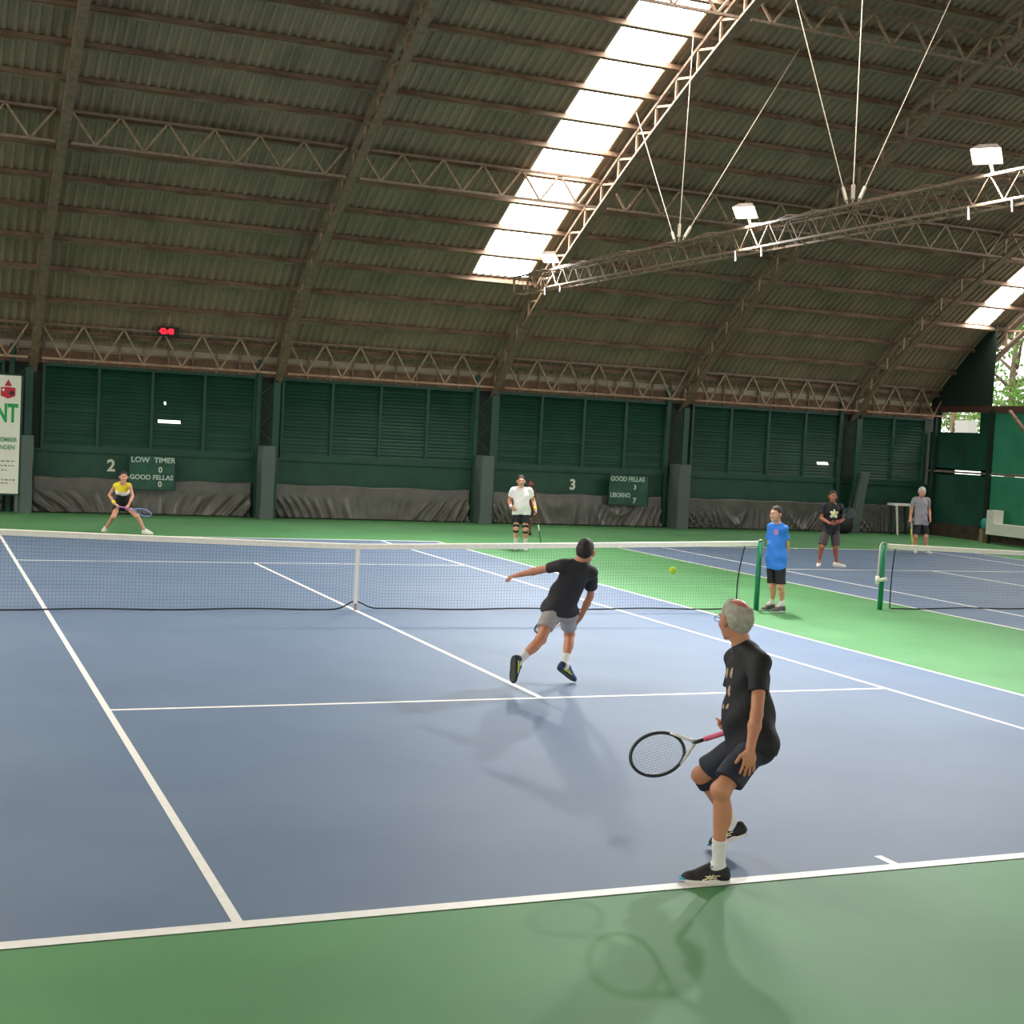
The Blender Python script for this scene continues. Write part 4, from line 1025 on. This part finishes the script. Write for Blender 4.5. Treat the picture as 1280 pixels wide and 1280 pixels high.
J_gry = {'head': (18.528, 10.988, 1.601), 'neck': (18.578, 11.067, 1.451), 'chest': (18.544, 11.016, 1.275), 'pelvis': (18.572, 11.035, 0.875), 'shL': (18.728, 11.001, 1.407), 'elL': (18.840, 11.047, 1.144), 'wrL': (18.766, 10.903, 0.932), 'haL': (18.744, 10.853, 0.851), 'shR': (18.377, 11.094, 1.391), 'elR': (18.349, 11.144, 1.124), 'wrR': (18.219, 11.023, 0.899), 'haR': (18.176, 10.982, 0.807), 'hpL': (18.689, 11.038, 0.836), 'knL': (18.682, 10.910, 0.446), 'anL': (18.774, 10.962, 0.159), 'toL': (18.755, 10.801, 0.058), 'hpR': (18.461, 11.025, 0.831), 'knR': (18.366, 10.934, 0.438), 'anR': (18.438, 10.996, 0.161), 'toR': (18.301, 10.830, 0.049)}

SK_LIGHT = skin_mat('light_skin', '#d9a084', '#cc8f74'); SK_TAN = skin_mat('tanned_skin', '#c98a68', '#bb7a5a'); SK_BROWN = skin_mat('brown_skin', '#a9694c', '#9a5c42'); SK_DARK = skin_mat('dark_brown_skin', '#7b4432', '#6a3a2b')
M['red_scalp'] = mat('sunburnt_scalp', '#c9735f', 0.45, noise=0.08, nscale=20)
HAIR_GREY = mat('short_grey_hair', '#b3ab9d', 0.8, col2='#948c80', nscale=30, bump=0.8, bscale=70)
HAIR_WHITE = mat('white_hair', '#d8d2c8', 0.8, col2='#b9b2a6', nscale=30, bump=0.8, bscale=70)
HAIR_BLACK = mat('short_black_hair', '#1c1614', 0.7, col2='#2c221d', nscale=30, bump=1.0, bscale=70)
HAIR_BROWN = mat('dark_brown_hair', '#3a261c', 0.7, col2='#27190f', nscale=30, bump=1.0, bscale=70)
C_BLACK = mat('black_jersey', '#17161a', 0.75, noise=0.1, nscale=4, bump=0.7, bscale=13); C_CHAR = mat('charcoal_jersey', '#2d2a2b', 0.8, noise=0.08, nscale=4, bump=0.7, bscale=13)
C_NAVY = mat('navy_shorts_cloth', '#1d2030', 0.7, noise=0.1, nscale=4, bump=0.7, bscale=13)
C_GREY = mat('light_grey_shorts_cloth', '#a8a19d', 0.85, noise=0.05, nscale=5, bump=0.7, bscale=13)
C_MGREY = mat('heather_grey_jersey', '#9b979c', 0.85, noise=0.06, nscale=12, bump=0.7, bscale=13)
C_WHITE = mat('white_jersey', '#f6efec', 0.8, bump=0.4, bscale=13); C_BLUE = mat('bright_blue_jersey', '#2f7bd8', 0.75, noise=0.04, nscale=4, bump=0.7, bscale=13)
C_BROWNG = mat('dark_taupe_shorts_cloth', '#4d4143', 0.8, noise=0.06, nscale=4); C_YEL = mat('yellow_jersey', '#ecd42c', 0.75); C_MAROON = mat('maroon_jersey', '#5d2323', 0.8)
C_PINK = mat('pink_print', '#d87a9a', 0.7); C_CREAM = mat('cream_print', '#e2ecc0', 0.7); C_SOCK = mat('white_sock_knit', '#ddd8d4', 0.85, bump=0.3, bscale=150)
SH_BLACK = mat('black_shoe_mesh', '#1c1818', 0.7, noise=0.15, nscale=20); SH_BLUE = mat('blue_shoe_mesh', '#171c24', 0.6, col2='#1f57a8', nscale=7); SH_WHITE = mat('white_shoe_leather', '#e9e5de', 0.5); SH_GREY = mat('grey_shoe_mesh', '#54544f', 0.7, noise=0.15, nscale=20)
SOLE_YG = mat('yellow_green_sole', '#3a3d30', 0.6, noise=0.2, nscale=9); YEL_STR = mat('yellow_shoe_stripe', '#d3dc3a', 0.6); STRIPE = mat('cream_shoe_stripe', '#e9dcae', 0.6); TOE_BLUE = mat('turquoise_toe_cap', '#3fa9c4', 0.5)
RK_BLACK = mat('black_racket_lacquer', '#1a1b1e', 0.3); RK_WHITE = mat('white_racket_lacquer', '#e6e0da', 0.3); RK_PINK = mat('pink_grip_tape', '#e0627f', 0.6); RK_GREY = mat('grey_grip_tape', '#6d6d70', 0.7)
RK_STR = mat('racket_string', '#6f7a84', 0.5); RK_YEL = mat('yellow_racket_lacquer', '#d6dc2c', 0.3); RK_RED = mat('dark_red_grip_tape', '#8e2b35', 0.6); RK_PURP = mat('purple_grip_tape', '#b06ac0', 0.6); RK_BLUE = mat('pale_blue_racket_lacquer', '#8fa2d8', 0.3)

def ex_old(root, org, J, B):
    k, a = J['knR'], J['anR']; d = nrm(a - k)
    band('knee_strap', k + d*.035, k + d*.085, .056, C_BLACK, root, org)
    g = MB(); H = B['H']
    for sg in (-1, 1):
        g.tube([Vector(H(sg*.082, -.0, .012)) - Vector(org), Vector(H(sg*.08, .06, .016)) - Vector(org), Vector(H(sg*.06, .105, .014)) - Vector(org)], .0022, 6)
        g.tube([Vector(H(sg*(.031 + .024*math.cos(t)), .112, .008 + .017*math.sin(t))) - Vector(org) for t in [i*math.pi/8 for i in range(16)]], .0018, 5, closed=True)
    o = g.build('glasses', M['black'], None, smooth=True); o.parent = root
    # pale print low on the front of the shirt
def old_paint(C, B):
    q = C - B['ch']; x = q @ B['left']; z = q @ B['up']; y = q @ B['fw']
    return np.where((y > .05) & (np.abs(z + .06) < .12) & (np.abs(x + .05) < .075) & (np.sin(x*95) + np.sin(z*60) > .7), 1, 0)
ASTR = [([(.0510, .015, .045), (.0535, .055, .046), (.0530, .10, .030)], .0038, STRIPE), ([(.049, -.005, .060), (.0525, .05, .055), (.0530, .085, .052)], .0028, STRIPE),
        ([(.0515, .035, .066), (.054, .055, .035)], .003, STRIPE), ([(.0515, .055, .062), (.054, .08, .034)], .003, STRIPE), ([(.036, .205, .026), (.018, .224, .028), (0.0, .230, .028)], .008, TOE_BLUE)]
person('old man in black T-shirt and navy shorts standing at the near baseline, turned away', J_old, (-.12, 1.0, -.03), SK_TAN, HAIR_GREY, C_BLACK, C_NAVY, C_SOCK, (SH_BLACK, M['shoe_sole'], ASTR),
       s=.97, h=.0055, build=.94, belly=.015, shirt_hem=-.03, sleeve=.58, shorts_len=.80, bald=True, sock_h=.36, fingers_sdf=True, hand_l=dict(dir=(-.05, .0, -1), palm=(.35, .93, 0), curl=.22, spread=.35, thumb=-.1),
       hand_r=dict(dir=(-.3, .5, -.3), palm=(.2, -.3, .9), curl=1.05), feet={'L': ((-.93, .36, 0), (0, 0, 1)), 'R': ((-.43, .72, -.42), (-.2, .3, .9))}, pitch=.10, extra=ex_old,
       shirt_mats=[C_BLACK, mat('tan_shirt_print', '#b79a78', 0.8)], shirt_paint=old_paint)
racket('black and white racket with pink grip held out by the old man in black', (-1.067, -11.588, .845), (-.739, .546, -.395), (-.36, -.92, .25), dict(frame=RK_BLACK, throat=RK_WHITE, grip=RK_PINK, string=RK_STR))

person('man in dark T-shirt and light grey shorts lunging after the ball, seen from behind', J_run, (.66, .72, -.1), SK_TAN, HAIR_BLACK, C_CHAR, C_GREY, C_SOCK, (SH_BLUE, SOLE_YG, [([(.052, -.03, .036), (.0545, .04, .036), (.0545, .10, .034)], .006, YEL_STR), ([(.051, .02, .058), (.053, .06, .050)], .004, YEL_STR)]),
       s=.97, h=.0065, build=.96, sleeve=.62, shirt_hem=-.075, shorts_len=.62, sock_h=.34, fingers_sdf=True, hand_l=dict(palm=(0, .2, -1), curl=.3, spread=.3), hand_r=dict(palm=(-.6, .4, .2), curl=1.0),
       feet={'L': ((.05, .1, -1), (.92, .37, .1)), 'R': ((.82, .145, -.55), (.35, .15, .9))}, pitch=.15, extra=None)
racket('racket half hidden behind the thighs of the lunging man in dark T-shirt', (.683, -5.694, .641), (-.176, .696, -.133), (-.55, -.3, .75), dict(frame=RK_BLACK, throat=RK_WHITE, grip=RK_PINK, string=RK_STR))

def ex_wom(root, org, J, B):
    S = SDF(); S.e(B['H'](0, -.11, .035), np.eye(3), A(.035, .04, .035)); sdf_obj('hair_bun', S, .007, HAIR_BLACK, root, org)
    w = J['wrR']; e = J['elR']; d = nrm(w - e); band('wristband', w - d*.10, w - d*.02, .031, C_YEL, root, org)
def wom_paint(C, B):
    z = (C - B['ch']) @ B['up']; return np.where(z > .045, 0, np.where(z > -.09, 1, 2))
person('woman in yellow, white and black top crouching ready on the far court', J_wom, (-.1, -1, -.05), SK_LIGHT, HAIR_BLACK, C_YEL, C_BLACK, None, (SH_WHITE, M['shoe_sole']),
       s=.96, h=.009, build=.92, sleeve=0, shorts_len=.30, female=True, hairlen=0, hand_l=dict(curl=1.0, palm=(0, .1, -1)), hand_r=dict(curl=1.0, palm=(0, .1, -1)), extra=ex_wom, shirt_mats=[C_YEL, C_WHITE, C_BLACK], shirt_paint=wom_paint,
       feet={'L': ((.75, -.66, 0), (0, 0, 1)), 'R': ((-.35, -.94, 0), (0, 0, 1))})
racket('racket with purple grip held in both hands by the crouching woman', (-1.66, 12.10, .60), (.46, -.17, -.10), (.2, .6, .8), dict(frame=RK_BLUE, throat=RK_BLUE, grip=RK_PURP, string=RK_STR))

def ex_whi(root, org, J, B):
    for q in 'LR':
        k, h_, a = J['kn'+q], J['hp'+q], J['an'+q]; u = nrm(h_ - k); d = nrm(a - k)
        band('knee_brace', k + u*.085, k + u*.03, .062, C_BLACK, root, org, .008); band('knee_brace', k + d*.025, k + d*.075, .056, C_BLACK, root, org, .008)
        side = np.cross(u, A(-.35, -.94, 0)); 
        for sg in (-1, 1):
            S = SDF(); S.c(k + side*sg*.05 + u*.06, k + side*sg*.048 + d*.05, .018, .018); sdf_obj('brace_side', S, .007, C_BLACK, root, org)
    for q, m in (('R', C_WHITE), ('L', C_YEL)):
        w, e = J['wr'+q], J['el'+q]; d = nrm(w - e); band('wristband', w - d*.07, w - d*.01, .030, m, root, org)
person('man in white T-shirt, black shorts and black knee braces on the far baseline', J_whi, (-.35, -.94, 0), SK_LIGHT, HAIR_BROWN, C_WHITE, C_BLACK, C_SOCK, (SH_WHITE, M['shoe_sole']),
       s=1.0, h=.009, build=1.03, belly=.02, sleeve=.6, shorts_len=.66, sock_h=.42, hand_l=dict(curl=1.0, palm=(-.9, .3, 0)), hand_r=dict(curl=.5), extra=ex_whi)
racket('racket held pointing down by the man in white T-shirt', (6.995, 9.715, .86), (.14, .01, -.675), (.922, -.387, 0), dict(frame=RK_BLACK, throat=RK_WHITE, grip=RK_RED, string=RK_STR))

person('child in maroon shirt standing mostly hidden behind the man in white T-shirt', J_kid, (-.35, -.94, 0), SK_DARK, HAIR_BLACK, C_MAROON, C_BLACK, None, (SH_BLACK, M['shoe_sole']), s=.78, h=.009, build=.85, sleeve=.6, shorts_len=.8)

def blu_paint(C, B):
    q = C - B['ch']; x = q @ B['left']; z = q @ B['up']; y = q @ B['fw']
    return np.where((y > .03) & (np.abs(x - .065) < .035) & (np.abs(z - .03) < .04) & (np.sin(x*160)*np.sin(z*140) > -.3), 1, 0)
person('boy in bright blue T-shirt and black shorts standing by the net post, hands behind back', J_blu, (-.93, -.36, -.02), SK_LIGHT, HAIR_BROWN, C_BLUE, C_BLACK, C_SOCK, (SH_GREY, M['shoe_sole']),
       s=.95, h=.008, build=.92, sleeve=.66, shirt_hem=.10, shorts_len=.92, sock_h=.22, shirt_mats=[C_BLUE, C_PINK], shirt_paint=blu_paint, hand_l=dict(palm=(-.2, 1, 0), curl=.7), hand_r=dict(palm=(-.2, -1, 0), curl=.7), group=None)

def blk_paint(C, B):
    q = C - B['ch']; x = q @ B['left']; z = q @ B['up']; y = q @ B['fw']
    return np.where((y > .04) & (np.hypot(x + .0, z + .02) < .085 + .022*np.sin(5*np.arctan2(z, x))), np.where(np.hypot(x - .03, z - .01) < .025, 2, 1), 0)
person('boy in black T-shirt with pale print and taupe shorts standing on the right court', J_blk, (-.35, -.94, -.05), SK_BROWN, HAIR_BLACK, C_BLACK, C_BROWNG, None, (SH_WHITE, M['shoe_sole']),
       s=1.0, h=.009, build=.98, sleeve=.62, shirt_hem=.04, shorts_len=.88, shirt_mats=[C_BLACK, C_CREAM, C_YEL], shirt_paint=blk_paint, hand_l=dict(palm=(-.3, .4, -.6), curl=.8), hand_r=dict(palm=(.3, .8, .3), curl=.7),
       feet={'L': ((.75, -.66, 0), (0, 0, 1)), 'R': ((-.65, -.75, 0), (0, 0, 1))})
racket('dark racket held across the body by the boy in black T-shirt', (12.80, 6.74, .985), (.60, .20, .30), (-.35, -.85, .4), dict(frame=RK_BLACK, throat=RK_BLACK, grip=RK_RED, string=RK_STR))

person('white-haired person in grey T-shirt and black shorts standing furthest right', J_gry, (-.2, -.97, -.1), SK_LIGHT, HAIR_WHITE, C_MGREY, C_BLACK, None, (SH_WHITE, M['shoe_sole']),
       s=1.0, h=.009, build=.98, belly=.01, sleeve=.66, shirt_hem=.04, shorts_len=.85, hand_l=dict(curl=.5), hand_r=dict(curl=1.0, palm=(.9, .2, 0)), pitch=.25)
racket('yellow racket held pointing down by the white-haired person in grey', (18.175, 10.975, .84), (.10, -.08, -.66), (.80, -.55, 0), dict(frame=RK_YEL, throat=RK_YEL, grip=RK_GREY, string=RK_STR))
